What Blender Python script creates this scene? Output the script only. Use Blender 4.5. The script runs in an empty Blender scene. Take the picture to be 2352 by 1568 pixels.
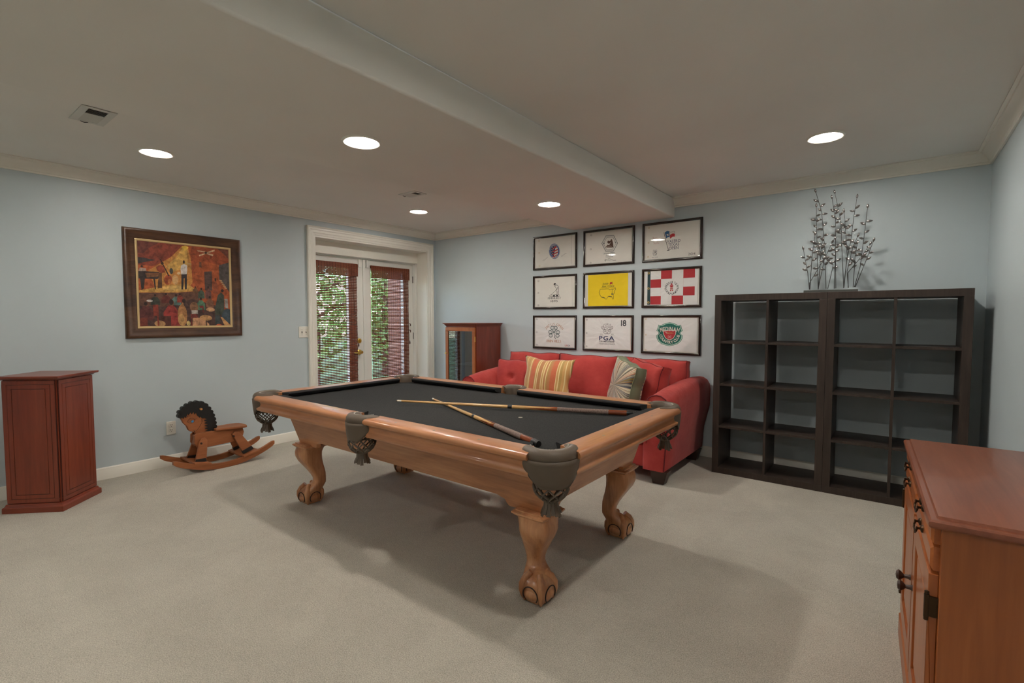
import bpy, math, random
from math import sin, cos, pi, radians as R, atan2, hypot
from mathutils import Vector, Matrix
from mathutils.geometry import tessellate_polygon

C = bpy.context.scene.collection
SC = bpy.context.scene

# ---------------------------------------------------------------- camera
cd = bpy.data.cameras.new('camera')
cd.sensor_width = 36.0
cd.lens = 1125.394 * 36.0 / 2352.0
cd.clip_start = 0.02
cam = bpy.data.objects.new('camera', cd)
C.objects.link(cam)
cam.location = (4.98256, -4.70799, 1.30323)
cam.rotation_euler = (pi / 2 - 0.0490489, 0, 0.6593704)
SC.camera = cam

# ---------------------------------------------------------------- view, world, sun
SC.view_settings.view_transform = 'Standard'
SC.view_settings.look = 'None'
SC.view_settings.gamma = 1.0
SC.view_settings.use_curve_mapping = False
SC.view_settings.exposure = 0.1
SC.cycles.max_bounces = 10
SC.cycles.diffuse_bounces = 6
SC.cycles.transparent_max_bounces = 16
SC.cycles.caustics_reflective = False
SC.cycles.caustics_refractive = False
SC.cycles.sample_clamp_indirect = 6.0

wd = bpy.data.worlds.new('sky')
SC.world = wd
wd.use_nodes = True
nt = wd.node_tree
sky = nt.nodes.new('ShaderNodeTexSky')
sky.sky_type = 'NISHITA'
sky.sun_disc = False
sky.sun_elevation = R(48)
sky.sun_rotation = R(150)
bg = nt.nodes['Background']
nt.links.new(sky.outputs[0], bg.inputs[0])
bg.inputs[1].default_value = 3.2

sl = bpy.data.lights.new('sun', 'SUN')
sl.energy = 6.0
sl.angle = R(2)
sl.color = (1, 0.95, 0.85)
so = bpy.data.objects.new('sun', sl)
so.rotation_euler = (R(42), 0, R(-150))
so.location = (-6, -2, 8)
C.objects.link(so)

LAMP = 128.0            # radiance of the recessed lamps
LAMP_COL = (1.0, 0.935, 0.85)


# ---------------------------------------------------------------- materials
def lin(r, g=None, b=None):
    if g is None:
        r, g, b = r
    f = lambda c: (c / 255 / 12.92) if c <= 10 else ((c / 255 + 0.055) / 1.055) ** 2.4
    return (f(r), f(g), f(b), 1)


class NT:
    def __init__(s, name):
        s.m = bpy.data.materials.new(name)
        s.m.use_nodes = True
        s.t = s.m.node_tree
        s.b = s.t.nodes['Principled BSDF']
        s.out = s.t.nodes['Material Output']

    def n(s, typ, **k):
        o = s.t.nodes.new('ShaderNode' + typ)
        for a, v in k.items():
            setattr(o, a, v)
        return o

    def l(s, a, b):
        s.t.links.new(a, b)

    def coord(s, scale=(1, 1, 1), rot=(0, 0, 0), kind='Object'):
        t = s.n('TexCoord')
        m = s.n('Mapping')
        m.inputs['Scale'].default_value = scale
        m.inputs['Rotation'].default_value = rot
        s.l(t.outputs[kind], m.inputs[0])
        return m.outputs[0]

    def noise(s, vec, scale=5, detail=4, rough=0.5, dist=0):
        n = s.n('TexNoise')
        n.inputs['Scale'].default_value = scale
        n.inputs['Detail'].default_value = detail
        n.inputs['Roughness'].default_value = rough
        n.inputs['Distortion'].default_value = dist
        s.l(vec, n.inputs['Vector'])
        return n.outputs['Fac']

    def ramp(s, fac, stops, interp='LINEAR'):
        r = s.n('ValToRGB')
        r.color_ramp.interpolation = interp
        e = r.color_ramp.elements
        while len(e) < len(stops):
            e.new(0.5)
        for i, (p, c) in enumerate(stops):
            e[i].position = p
            e[i].color = c
        s.l(fac, r.inputs[0])
        return r.outputs[0]

    def mix(s, a, b, fac, typ='MIX'):
        m = s.n('MixRGB', blend_type=typ)
        for v, i in ((fac, 0), (a, 1), (b, 2)):
            if hasattr(v, 'links'):
                s.l(v, m.inputs[i])
            else:
                m.inputs[i].default_value = v
        return m.outputs[0]

    def math(s, op, a, b=0.0):
        m = s.n('Math', operation=op)
        for v, i in ((a, 0), (b, 1)):
            if hasattr(v, 'links'):
                s.l(v, m.inputs[i])
            else:
                m.inputs[i].default_value = v
        return m.outputs[0]

    def bump(s, h, strength=0.2, dist=0.01):
        b = s.n('Bump')
        b.inputs['Strength'].default_value = strength
        b.inputs['Distance'].default_value = dist
        s.l(h, b.inputs['Height'])
        s.l(b.outputs[0], s.b.inputs['Normal'])

    def set(s, color=None, rough=0.5, metal=0, spec=0.5, sheen=0, coat=0):
        b = s.b
        if color is not None:
            if hasattr(color, 'links'):
                s.l(color, b.inputs['Base Color'])
            else:
                b.inputs['Base Color'].default_value = color
        b.inputs['Roughness'].default_value = rough
        b.inputs['Metallic'].default_value = metal
        b.inputs['Specular IOR Level'].default_value = spec
        b.inputs['Sheen Weight'].default_value = sheen
        b.inputs['Coat Weight'].default_value = coat
        return s.m


def plain(name, col, rough=0.5, metal=0, spec=0.5, var=0.04, bump=0, bscale=300, sheen=0, coat=0):
    """a nearly uniform surface with faint mottling (and an optional fine texture)"""
    t = NT(name)
    v = t.coord()
    nz = t.noise(v, 6, 3)
    c0 = tuple(max(0, x * (1 - var)) for x in col[:3]) + (1,)
    c1 = tuple(min(1, x * (1 + var)) for x in col[:3]) + (1,)
    c = t.ramp(nz, [(0.3, c0), (0.7, c1)])
    if bump:
        t.bump(t.noise(v, bscale, 2), bump, 0.002)
    return t.set(c, rough, metal, spec, sheen, coat)


def wood(name, dark, mid, light, axis='X', scale=1.0, rough=0.35, spec=0.5, coat=0.0, figure=0.5):
    t = NT(name)
    s = {'X': (0.06, 1, 1), 'Y': (1, 0.06, 1), 'Z': (1, 1, 0.06)}[axis]
    s2 = {'X': (0.25, 1, 1), 'Y': (1, 0.25, 1), 'Z': (1, 1, 0.25)}[axis]
    v = t.coord(s)
    a = t.noise(v, 60 * scale, 5, 0.6, 0.3)
    f = t.noise(t.coord(s2), 7 * scale, 4, 0.55, 0.8)
    g = t.ramp(a, [(0.3, dark), (0.55, mid), (0.75, light)])
    h = t.ramp(f, [(0.3, dark), (0.5, mid), (0.7, light)])
    c = t.mix(g, h, figure)
    t.bump(a, 0.05, 0.002)
    return t.set(c, rough, 0, spec, 0, coat)


def glass_pane(name, tint=(1, 1, 1, 1), ior=1.5):
    t = NT(name)
    tr = t.n('BsdfTransparent')
    tr.inputs[0].default_value = tint
    gl = t.n('BsdfGlossy')
    gl.inputs['Roughness'].default_value = 0.02
    fr = t.n('Fresnel')
    ge = t.n('NewGeometry')
    io = t.n('Mix')          # the Fresnel node inverts the index on back faces; undo that for a thin pane
    io.data_type = 'FLOAT'
    io.inputs[2].default_value = ior
    io.inputs[3].default_value = 1.0 / ior
    t.l(ge.outputs['Backfacing'], io.inputs[0])
    t.l(io.outputs[0], fr.inputs[0])
    mx = t.n('MixShader')
    t.l(fr.outputs[0], mx.inputs[0])
    t.l(tr.outputs[0], mx.inputs[1])
    t.l(gl.outputs[0], mx.inputs[2])
    t.l(mx.outputs[0], t.out.inputs[0])
    return t.m


def make_mats():
    M = {}
    # walls: blue-grey eggshell paint
    def paint(name, col, rough, bump=0.04):
        t = NT(name)
        v = t.coord()
        c = t.ramp(t.noise(v, 1.3, 3), [(0.3, tuple(x * 0.97 for x in col[:3]) + (1,)), (0.7, tuple(min(1, x * 1.03) for x in col[:3]) + (1,))])
        t.bump(t.noise(v, 220, 2), bump, 0.002)
        return t.set(c, rough, 0, 0.4)
    M['wall'] = paint('blue_grey_paint', (0.53, 0.605, 0.635, 1), 0.45)
    M['ceil'] = paint('ceiling_paint', (0.80, 0.79, 0.745, 1), 0.8)
    M['trim'] = paint('cream_trim_paint', (0.84, 0.82, 0.74, 1), 0.3, 0.01)
    M['door'] = paint('white_door_paint', (0.80, 0.80, 0.75, 1), 0.35, 0.01)
    # carpet
    t = NT('beige_carpet')
    v = t.coord()
    big = t.noise(v, 2.1, 5, 0.65, 0.6)
    mid = t.noise(v, 38, 3, 0.7)
    fine = t.noise(v, 210, 2, 0.7)
    c = t.ramp(big, [(0.36, (0.395, 0.360, 0.297, 1)), (0.64, (0.575, 0.530, 0.442, 1))])
    c = t.mix(c, t.ramp(mid, [(0.35, (0.38, 0.35, 0.29, 1)), (0.65, (0.60, 0.56, 0.47, 1))]), 0.34)
    c = t.mix(c, t.ramp(fine, [(0.36, (0.24, 0.22, 0.185, 1)), (0.66, (0.76, 0.72, 0.62, 1))]), 0.46)
    t.bump(fine, 0.55, 0.008)
    M['carpet'] = t.set(c, 0.95, 0, 0.1, 0.15)
    # pool table
    d, m_, l_ = lin(144, 90, 56), lin(184, 124, 82), lin(203, 147, 104)
    for a in 'XYZ':
        M['oak' + a] = wood('honey_wood_' + a.lower(), d, m_, l_, a, 1.0, 0.3, 0.5, 0.25, 0.55)
    M['legwood'] = wood('figured_leg_wood', lin(140, 86, 52), lin(190, 132, 90), lin(212, 160, 116), 'Z', 1.6, 0.3, 0.5, 0.25, 0.7)  # table wood with figure; colour lightened to offset the shade under the table
    t = NT('charcoal_felt')
    v = t.coord()
    c = t.ramp(t.noise(v, 180, 2), [(0.3, (0.028, 0.028, 0.028, 1)), (0.7, (0.047, 0.047, 0.046, 1))])
    t.bump(t.noise(v, 500, 2), 0.3, 0.001)
    M['felt'] = t.set(c, 0.95, 0, 0.06, 0.0)
    M['feltdark'] = plain('black_cushion_cloth', (0.034, 0.034, 0.035, 1), 0.95, 0, 0.06, 0.1, 0.2, 500)
    M['leather'] = plain('olive_brown_leather', (0.100, 0.072, 0.049, 1), 0.45, 0, 0.5, 0.12, 0.25, 420)
    M['leatherlt'] = plain('tan_pocket_lining', (0.15, 0.115, 0.08, 1), 0.5, 0, 0.4, 0.15, 0.25, 300)
    M['thread'] = plain('pale_stitching', (0.45, 0.42, 0.36, 1), 0.6)
    M['pearl'] = plain('pearl_inlay', (0.50, 0.46, 0.38, 1), 0.25, 0, 0.6)
    # cherry furniture
    for a in 'XYZ':
        M['cherry' + a] = wood('red_cherry_' + a.lower(), lin(104, 40, 24), lin(128, 54, 33), lin(146, 70, 44), a, 0.8, 0.32, 0.5, 0.2, 0.5)
        M['amber' + a] = wood('amber_cherry_' + a.lower(), lin(136, 70, 32), lin(162, 90, 43), lin(178, 105, 56), a, 0.7, 0.36, 0.5, 0.15, 0.5)
    M['chestnut'] = wood('chestnut_top', lin(112, 58, 38), lin(138, 78, 54), lin(154, 94, 68), 'Y', 0.8, 0.34, 0.5, 0.2, 0.5)
    M['groove'] = plain('dark_groove', lin(58, 22, 14), 0.6)
    # horse
    M['horse'] = wood('orange_pine', lin(132, 76, 42), lin(158, 96, 58), lin(174, 110, 68), 'Y', 0.8, 0.5, 0.4, 0, 0.5)
    M['blackpaint'] = plain('black_paint', (0.012, 0.011, 0.011, 1), 0.5)
    M['blue'] = plain('blue_eye_paint', lin(66, 140, 196), 0.5)
    M['dowel'] = plain('pale_dowel', lin(202, 140, 84), 0.5)
    # bookcase
    M['espresso'] = wood('espresso_veneer', lin(42, 33, 28), lin(57, 46, 40), lin(70, 57, 50), 'Z', 1.2, 0.42, 0.4, 0, 0.4)
    # sofa
    t = NT('red_suede')
    v = t.coord()
    c = t.ramp(t.noise(v, 5, 4, 0.6), [(0.25, lin(160, 54, 54)), (0.55, lin(178, 68, 64)), (0.8, lin(190, 82, 76))])
    t.bump(t.noise(v, 14, 3, 0.6), 0.22, 0.02)
    M['suede'] = t.set(c, 0.9, 0, 0.15, 0.12)
    M['piping'] = plain('dark_red_piping', lin(112, 26, 32), 0.8)
    M['darkfoot'] = plain('dark_brown_foot', lin(58, 38, 30), 0.4, var=0.2)
    # striped pillow
    t = NT('striped_cushion_cloth')
    tc = t.n('TexCoord')
    sx = t.n('SeparateXYZ')
    t.l(tc.outputs['Object'], sx.inputs[0])
    f = t.math('ADD', t.math('MULTIPLY', sx.outputs[0], 1.75), 0.5)
    G, O, S, Y, B = lin(190, 146, 86), lin(190, 92, 58), lin(174, 116, 70), lin(220, 200, 146), lin(166, 134, 72)
    seq = [(0, B), (.05, G), (.09, Y), (.105, G), (.15, B), (.165, G), (.2, Y), (.215, G), (.235, O), (.335, B), (.345, Y), (.365, G), (.385, Y), (.4, S), (.47, Y), (.485, G), (.51, Y), (.53, S), (.56, Y), (.575, B), (.60, S), (.645, O), (.735, Y), (.75, G), (.775, Y), (.79, B), (.83, G), (.87, Y), (.885, G), (.93, Y), (.945, B)]
    M['stripe'] = t.m
    c = t.ramp(f, seq, 'CONSTANT')
    c = t.mix(c, (0.5, 0.3, 0.12, 1), 0.10)
    t.bump(t.noise(t.coord(), 12, 3), 0.3, 0.02)
    t.set(c, 0.55, 0, 0.3, 0.3)
    # rosette pillow
    t = NT('pleated_rosette_cloth')
    tc = t.n('TexCoord')
    sx = t.n('SeparateXYZ')
    t.l(tc.outputs['Object'], sx.inputs[0])
    ang = t.math('ARCTAN2', t.math('ADD', sx.outputs[2], 0.02), t.math('ADD', sx.outputs[0], 0.05))
    cx = t.n('CombineXYZ')
    t.l(ang, cx.inputs[0])
    cols = [lin(120, 54, 34), lin(176, 160, 128), lin(96, 108, 74), lin(172, 92, 52), lin(200, 190, 160), lin(70, 72, 82), lin(150, 124, 60), lin(128, 66, 60), lin(190, 176, 140), lin(110, 124, 96), lin(164, 80, 44)]
    nz = t.noise(cx.outputs[0], 3.6, 4, 0.75)
    c = t.ramp(nz, [(0.22 + 0.055 * i, k) for i, k in enumerate(cols)], 'CONSTANT')
    t.bump(t.noise(cx.outputs[0], 14, 2), 0.7, 0.02)
    M['rosette'] = t.set(c, 0.5, 0, 0.35, 0.4)
    M['sage'] = plain('sage_satin', lin(118, 124, 100), 0.45, 0, 0.4, 0.1)
    # frames and flags
    M['frame'] = plain('dark_brown_frame_lacquer', lin(40, 26, 20), 0.16, 0, 0.6, 0.1)
    M['matboard'] = plain('cream_backing_board', lin(224, 224, 216), 0.8)
    def cloth(name, col, amp=0.35):
        t = NT(name)
        tc = t.n('TexCoord')
        sx = t.n('SeparateXYZ')
        t.l(tc.outputs['Object'], sx.inputs[0])
        an = t.math('ARCTAN2', sx.outputs[2], sx.outputs[0])
        cx = t.n('CombineXYZ')
        t.l(an, cx.inputs[0])
        t.l(t.math('MULTIPLY', t.math('POWER', t.math('ADD', t.math('POWER', sx.outputs[0], 2.0), t.math('POWER', sx.outputs[2], 2.0)), 0.5), 1.5), cx.inputs[1])
        n = t.noise(cx.outputs[0], 2.6, 2, 0.5)
        t.bump(n, amp, 0.03)
        c = t.ramp(t.noise(t.coord(), 9, 3), [(0.3, tuple(x * 0.96 for x in col[:3]) + (1,)), (0.7, col)])
        return t.set(c, 0.75, 0, 0.2)
    M['flag'] = cloth('white_flag_cloth', (0.86, 0.865, 0.85, 1))
    M['flagcream'] = cloth('cream_flag_cloth', (0.85, 0.84, 0.78, 1), 0.16)
    M['flagyellow'] = cloth('yellow_flag_cloth', lin(244, 212, 40), 0.16)
    ink = dict(k=(30, 32, 38), n=(40, 52, 92), r=(186, 44, 52), g=(18, 104, 92), mint=(176, 214, 196), o=(178, 112, 64), w=(222, 218, 206), b=(36, 92, 138), br=(92, 60, 44), gy=(84, 84, 88), pk=(190, 116, 112), dg=(32, 66, 70), grey=(60, 64, 66), gold=(190, 160, 92), blu=(46, 82, 150), pur=(74, 58, 68))
    for k, v_ in ink.items():
        M['ink_' + k] = plain('ink_' + k, lin(*v_), 0.7)
    M['glass'] = glass_pane('frame_glass', (1, 1, 1, 1), 1.25)
    M['doorglass'] = glass_pane('door_glass', (0.92, 0.96, 0.96, 1))
    M['smokeglass'] = glass_pane('cabinet_glass', (0.55, 0.57, 0.56, 1), 2.5)
    # painting
    M['pframe'] = wood('bronze_brown_frame', lin(44, 26, 16), lin(76, 48, 30), lin(102, 70, 46), 'X', 2.0, 0.35, 0.5, 0, 0.6)
    M['gilt'] = plain('gilt_liner', lin(206, 178, 128), 0.4, 0.2, 0.5)
    # metals, plastics
    M['brass'] = plain('brass', lin(232, 196, 104), 0.32, 1.0)
    M['bronze'] = plain('antique_bronze', lin(70, 52, 36), 0.4, 0.9)
    M['steel'] = plain('grey_metal', lin(120, 118, 114), 0.35, 0.9)
    M['twig'] = plain('dark_twig_metal', lin(66, 66, 66), 0.4, 0.5)
    M['twigleaf'] = plain('bronze_leaf_metal', lin(118, 114, 112), 0.28, 0.75)
    M['bar'] = plain('grey_base_bar', lin(74, 76, 72), 0.5, 0.3)
    M['plastic'] = plain('ivory_plastic', lin(232, 230, 220), 0.35)
    M['slot'] = plain('dark_slot', lin(40, 38, 36), 0.6)
    M['ventdark'] = plain('dark_vent_interior', lin(40, 36, 32), 0.8)
    M['ventmetal'] = plain('white_vent_enamel', (0.62, 0.63, 0.59, 1), 0.5)
    M['bamboo'] = wood('brown_bamboo', lin(84, 40, 26), lin(122, 64, 42), lin(146, 84, 56), 'X', 1.5, 0.5, 0.3, 0, 0.4)
    M['cord'] = plain('brown_cord', lin(72, 38, 28), 0.8)
    # cue
    M['maple'] = wood('maple_cue_wood', lin(186, 140, 88), lin(206, 164, 108), lin(216, 178, 126), 'X', 3, 0.25, 0.5, 0.3, 0.3)
    M['cueplum'] = wood('red_brown_cue_wood', lin(104, 46, 24), lin(134, 66, 36), lin(156, 86, 50), 'X', 3, 0.22, 0.5, 0.3, 0.4)
    M['cueblack'] = plain('black_cue_ring', (0.012, 0.012, 0.012, 1), 0.3)
    t = NT('speckled_linen_wrap')
    v = t.coord()
    c = t.ramp(t.noise(v, 420, 2, 0.6), [(0.38, lin(72, 50, 44)), (0.6, lin(150, 128, 116))])
    M['wrap'] = t.set(c, 0.7)
    M['ferrule'] = plain('white_ferrule', lin(222, 214, 196), 0.4)
    # outside
    t = NT('tree_leaf')
    v = t.coord()
    c = t.ramp(t.noise(v, 3, 3), [(0.3, (0.05, 0.13, 0.03, 1)), (0.7, (0.24, 0.40, 0.12, 1))])
    M['leaf'] = t.set(c, 0.5)
    M['bark'] = plain('bark', lin(72, 56, 48), 0.9, var=0.3)
    M['grass'] = plain('grass_ground', (0.06, 0.12, 0.03, 1), 0.9, var=0.3)
    M['post'] = plain('brown_porch_paint', lin(110, 74, 62), 0.6)
    for key, k in (('lamp', 1.0), ('lampmid', 1.3), ('lampbig', 1.7)):     # the dropped box holds stronger lamps
        t = NT(key + '_glow')
        e = t.n('Emission')
        e.inputs[0].default_value = LAMP_COL + (1,)
        tc = t.n('TexCoord')       # reflector flood lamp: a bright core inside a paler frosted rim
        ln = t.n('VectorMath', operation='LENGTH')
        t.l(tc.outputs['Object'], ln.inputs[0])
        st = t.math('LESS_THAN', ln.outputs['Value'], 0.055)
        t.l(t.math('ADD', t.math('MULTIPLY', st, LAMP * k * 1.85), LAMP * k * 0.2), e.inputs[1])
        t.l(e.outputs[0], t.out.inputs[0])
        M[key] = t.m
    return M


M = make_mats()


# ---------------------------------------------------------------- geometry kit
class MB:
    """collects faces (with a material slot each) and links them as one mesh"""
    def __init__(s):
        s.v, s.f, s.mi, s.mats = [], [], [], []

    def slot(s, m):
        if m not in s.mats:
            s.mats.append(m)
        return s.mats.index(m)

    def add(s, vs, fs, m):
        k = len(s.v)
        s.v += [tuple(p) for p in vs]
        i = s.slot(m)
        for f in fs:
            s.f.append([k + a for a in f])
            s.mi.append(i)

    def box(s, x0, x1, y0, y1, z0, z1, m):
        s.add([(x, y, z) for x in (x0, x1) for y in (y0, y1) for z in (z0, z1)],
              [(0, 1, 3, 2), (4, 6, 7, 5), (0, 4, 5, 1), (2, 3, 7, 6), (0, 2, 6, 4), (1, 5, 7, 3)], m)

    def loft(s, secs, m, caps=True, closed=True, ring=False):
        """secs: list of equal-length point loops"""
        n = len(secs[0])
        vs = [p for sec in secs for p in sec]
        fs = []
        ns = len(secs)
        for i in range(ns if ring else ns - 1):
            j = (i + 1) % ns
            for k in range(n if closed else n - 1):
                q = (k + 1) % n
                fs.append((i * n + k, i * n + q, j * n + q, j * n + k))
        if caps and not ring and closed:
            fs.append(tuple(range(n))[::-1])
            fs.append(tuple((ns - 1) * n + k for k in range(n)))
        s.add(vs, fs, m)

    def lathe(s, prof, m, c=(0, 0, 0), seg=24, axis='Z', caps=True, a0=0, a1=2 * pi):
        full = abs(a1 - a0 - 2 * pi) < 1e-6
        secs = []
        for r, z in prof:
            loop = []
            for k in range(seg if full else seg + 1):
                a = a0 + (a1 - a0) * k / seg
                p = (r * cos(a), r * sin(a), z)
                if axis == 'Y':
                    p = (p[0], p[2], p[1])
                elif axis == 'X':
                    p = (p[2], p[0], p[1])
                loop.append((p[0] + c[0], p[1] + c[1], p[2] + c[2]))
            secs.append(loop)
        s.loft(secs, m, caps and full, full)

    def tube(s, pts, rad, m, seg=8, caps=True, flat=1.0):
        pts = [Vector(p) for p in pts]
        if not hasattr(rad, '__len__'):
            rad = [rad] * len(pts)
        secs = []
        up = None
        for i, p in enumerate(pts):
            t = (pts[min(i + 1, len(pts) - 1)] - pts[max(i - 1, 0)]).normalized()
            if up is None:
                up = Vector((0, 0, 1)) if abs(t.z) < 0.9 else Vector((1, 0, 0))
            a = t.cross(up)
            if a.length < 1e-6:
                a = t.cross(Vector((0, 1, 0)))
            a.normalize()
            b = a.cross(t).normalized()
            up = b
            secs.append([p + (a * cos(2 * pi * k / seg) + b * sin(2 * pi * k / seg) * flat) * rad[i] for k in range(seg)])
        s.loft(secs, m, caps)

    def prism(s, poly, a0, a1, m, plane='XZ', side=None):
        """poly of 2D points extruded along the third axis"""
        def P(u, v, w):
            return {'XZ': (u, w, v), 'YZ': (w, u, v), 'XY': (u, v, w)}[plane]
        n = len(poly)
        vs = [P(u, v, a0) for u, v in poly] + [P(u, v, a1) for u, v in poly]
        tri = tessellate_polygon([[Vector((u, v, 0)) for u, v in poly]])
        s.add(vs, [tuple(t) for t in tri] + [tuple(n + i for i in t)[::-1] for t in tri], m)
        s.add(vs, [(k, (k + 1) % n, n + (k + 1) % n, n + k) for k in range(n)], side or m)

    def flat(s, poly, y, m):
        """a painted shape on a vertical plane (x, z)"""
        tri = tessellate_polygon([[Vector((u, v, 0)) for u, v in poly]])
        s.add([(u, y, v) for u, v in poly], [tuple(t) for t in tri], m)

    def stroke(s, pts, w, y, m, closed=False):
        pts = list(pts)
        n = len(pts)
        L_, R_ = [], []
        for i in range(n):
            if closed:
                a, b = pts[i - 1], pts[(i + 1) % n]
            else:
                a, b = pts[max(i - 1, 0)], pts[min(i + 1, n - 1)]
            dx, dz = b[0] - a[0], b[1] - a[1]
            l = hypot(dx, dz) or 1
            nx, nz = -dz / l * w / 2, dx / l * w / 2
            L_.append((pts[i][0] + nx, y, pts[i][1] + nz))
            R_.append((pts[i][0] - nx, y, pts[i][1] - nz))
        fs = [(i, (i + 1) % n, n + (i + 1) % n, n + i) for i in range(n if closed else n - 1)]
        s.add(L_ + R_, fs, m)

    def map(s, fn):
        s.v = [tuple(fn(Vector(p))) for p in s.v]
        return s


def put(name, mb, parent=None, bevel=0, smooth=35, sub=0, solid=0, seg=2, loc=None):
    me = bpy.data.meshes.new(name)
    me.from_pydata([tuple(v) for v in mb.v], [], mb.f)
    for m in mb.mats:
        me.materials.append(m)
    me.polygons.foreach_set('material_index', mb.mi)
    import bmesh
    bm = bmesh.new()
    bm.from_mesh(me)
    bmesh.ops.remove_doubles(bm, verts=bm.verts, dist=1e-5)
    bmesh.ops.recalc_face_normals(bm, faces=bm.faces)
    bm.to_mesh(me)
    bm.free()
    if smooth:
        me.polygons.foreach_set('use_smooth', [True] * len(me.polygons))
        if smooth < 180:
            me.set_sharp_from_angle(angle=R(smooth))
    o = bpy.data.objects.new(name, me)
    C.objects.link(o)
    if parent:
        o.parent = parent
    if loc:
        o.location = loc
    if solid:
        d = o.modifiers.new('thickness', 'SOLIDIFY')
        d.thickness = solid
        d.offset = 0
    if bevel:
        b = o.modifiers.new('bevel', 'BEVEL')
        b.width = bevel
        b.segments = seg
        b.limit_method = 'ANGLE'
        b.angle_limit = R(40)
    if sub:
        b = o.modifiers.new('smooth', 'SUBSURF')
        b.levels = b.render_levels = sub
    return o


def tag(o, label, cat, group=None, kind=None):
    o['label'] = label
    o['category'] = cat
    if group:
        o['group'] = group
    if kind:
        o['kind'] = kind
    return o


def thing(name, label, cat, loc=(0, 0, 0), rz=0, group=None):
    o = bpy.data.objects.new(name, None)
    o.empty_display_size = 0.1
    C.objects.link(o)
    o.location = loc
    o.rotation_euler = (0, 0, rz)
    return tag(o, label, cat, group)


def struct(name, mb, parent=None, **k):
    o = put(name, mb, parent, **k)
    if not parent:
        o['kind'] = 'structure'
    return o


def copy_tree(o, parent=None):
    c = o.copy()
    C.objects.link(c)
    if parent:
        c.parent = parent
    for ch in list(o.children):
        copy_tree(ch, c)
    return c


def arc(cx, cy, r, a0, a1, n=16, ry=None):
    return [(cx + r * cos(R(a0 + (a1 - a0) * i / n)), cy + (ry or r) * sin(R(a0 + (a1 - a0) * i / n))) for i in range(n + 1)]


# ---------------------------------------------------------------- lettering
GL = {}


def load_glyphs(chars):
    made = []
    for ch in chars:
        for bold in (0, 1):
            cu = bpy.data.curves.new('glyph', 'FONT')
            cu.body = ch
            cu.offset = 0.022 * bold
            cu.resolution_u = 3
            o = bpy.data.objects.new('glyph', cu)
            C.objects.link(o)
            made.append((ch, bold, o, cu))
    bpy.context.view_layer.update()
    dg = bpy.context.evaluated_depsgraph_get()
    for ch, bold, o, cu in made:
        ev = o.evaluated_get(dg)
        me = ev.to_mesh()
        vs = [(v.co.x, v.co.y) for v in me.vertices]
        fs = [tuple(p.vertices) for p in me.polygons]
        ev.to_mesh_clear()
        x0 = min((v[0] for v in vs), default=0)
        x1 = max((v[0] for v in vs), default=0.2)
        GL[ch, bold] = ([(v[0] - x0, v[1]) for v in vs], fs, x1 - x0)
    for ch, bold, o, cu in made:
        bpy.data.objects.remove(o)
        bpy.data.curves.remove(cu)


def letters(mb, s, x, z, size, y, m, bold=0, sp=0.09, arcr=None, wid=1.0, flip=False, slant=0, serif=0):
    """text centred at (x, z); with arcr the baseline is a circle about (x, z): top of it, or (flip) its underside"""
    adv, tot = [], 0
    for ch in s:
        w = (0.28 if ch == ' ' else GL[ch, bold][2] + sp) * size * wid
        adv.append((tot, w))
        tot += w
    for ch, (a, w) in zip(s, adv):
        if ch == ' ':
            continue
        vs, fs, gw = GL[ch, bold]
        vs = list(vs)
        fs = list(fs)
        if serif and ch in 'ITLHNRFPEMXDBAKVWU1':
            def bar(cx, b, l=0.20):
                k = len(vs)
                vs.extend([(cx - l / 2, b - 0.02), (cx + l / 2, b - 0.02), (cx + l / 2, b + 0.03), (cx - l / 2, b + 0.03)])
                fs.append((k, k + 1, k + 2, k + 3))
            tp = 0.69
            for cx, b in {'I': [(gw / 2, 0), (gw / 2, tp)], 'T': [(gw / 2, 0)], 'L': [(.06, 0), (.06, tp)], 'P': [(.06, 0)], 'F': [(.06, 0)], 'R': [(.06, 0), (gw - .04, 0)], 'E': [(.0, 0), (0, tp)], 'H': [(.05, 0), (gw - .05, 0), (.05, tp), (gw - .05, tp)], 'N': [(.05, 0), (.05, tp), (gw - .05, tp)], 'M': [(.05, 0), (gw - .05, 0)], 'A': [(.04, 0), (gw - .04, 0)], 'X': [(.04, 0), (gw - .04, 0), (.04, tp), (gw - .04, tp)], 'V': [(.04, tp), (gw - .04, tp)], 'U': [(.05, tp), (gw - .05, tp)], '1': [(gw - .07, 0)]}.get(ch, []):
                bar(cx, b)
        out = []
        for u, v in vs:
            px = (u * wid + v * slant) * size
            pz = v * size
            if arcr is None:
                out.append((x - tot / 2 + a + px, y, z + pz))
            else:
                d = a + w / 2 - tot / 2
                off = px - (w - sp * size * wid) / 2
                if not flip:
                    t = d / arcr
                    ax, az = sin(t), cos(t)
                    out.append((x + ax * (arcr + pz) + cos(t) * off, y, z + az * (arcr + pz) - sin(t) * off))
                else:
                    t = d / arcr
                    ax, az = sin(t), -cos(t)
                    out.append((x + ax * (arcr - pz) + cos(t) * off, y, z + az * (arcr - pz) + sin(t) * off))
        mb.add(out, fs, m)


load_glyphs(sorted(set('VALERO TEXAS OPEN 2014 PINEHURST 1895 2019 MASTERS HARBOUR TOWN GOLF LINKS 2017 U.S. OPEN ERIN HILLS USGA PGA CHAMPIONSHIP WHISTLING STRAITS 2015 18 MEDINAH COUNTRY CLUB Johnny Miller Champion 71-69-76-63 279 TOUR SENIOR'.replace(' ', ''))))

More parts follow.
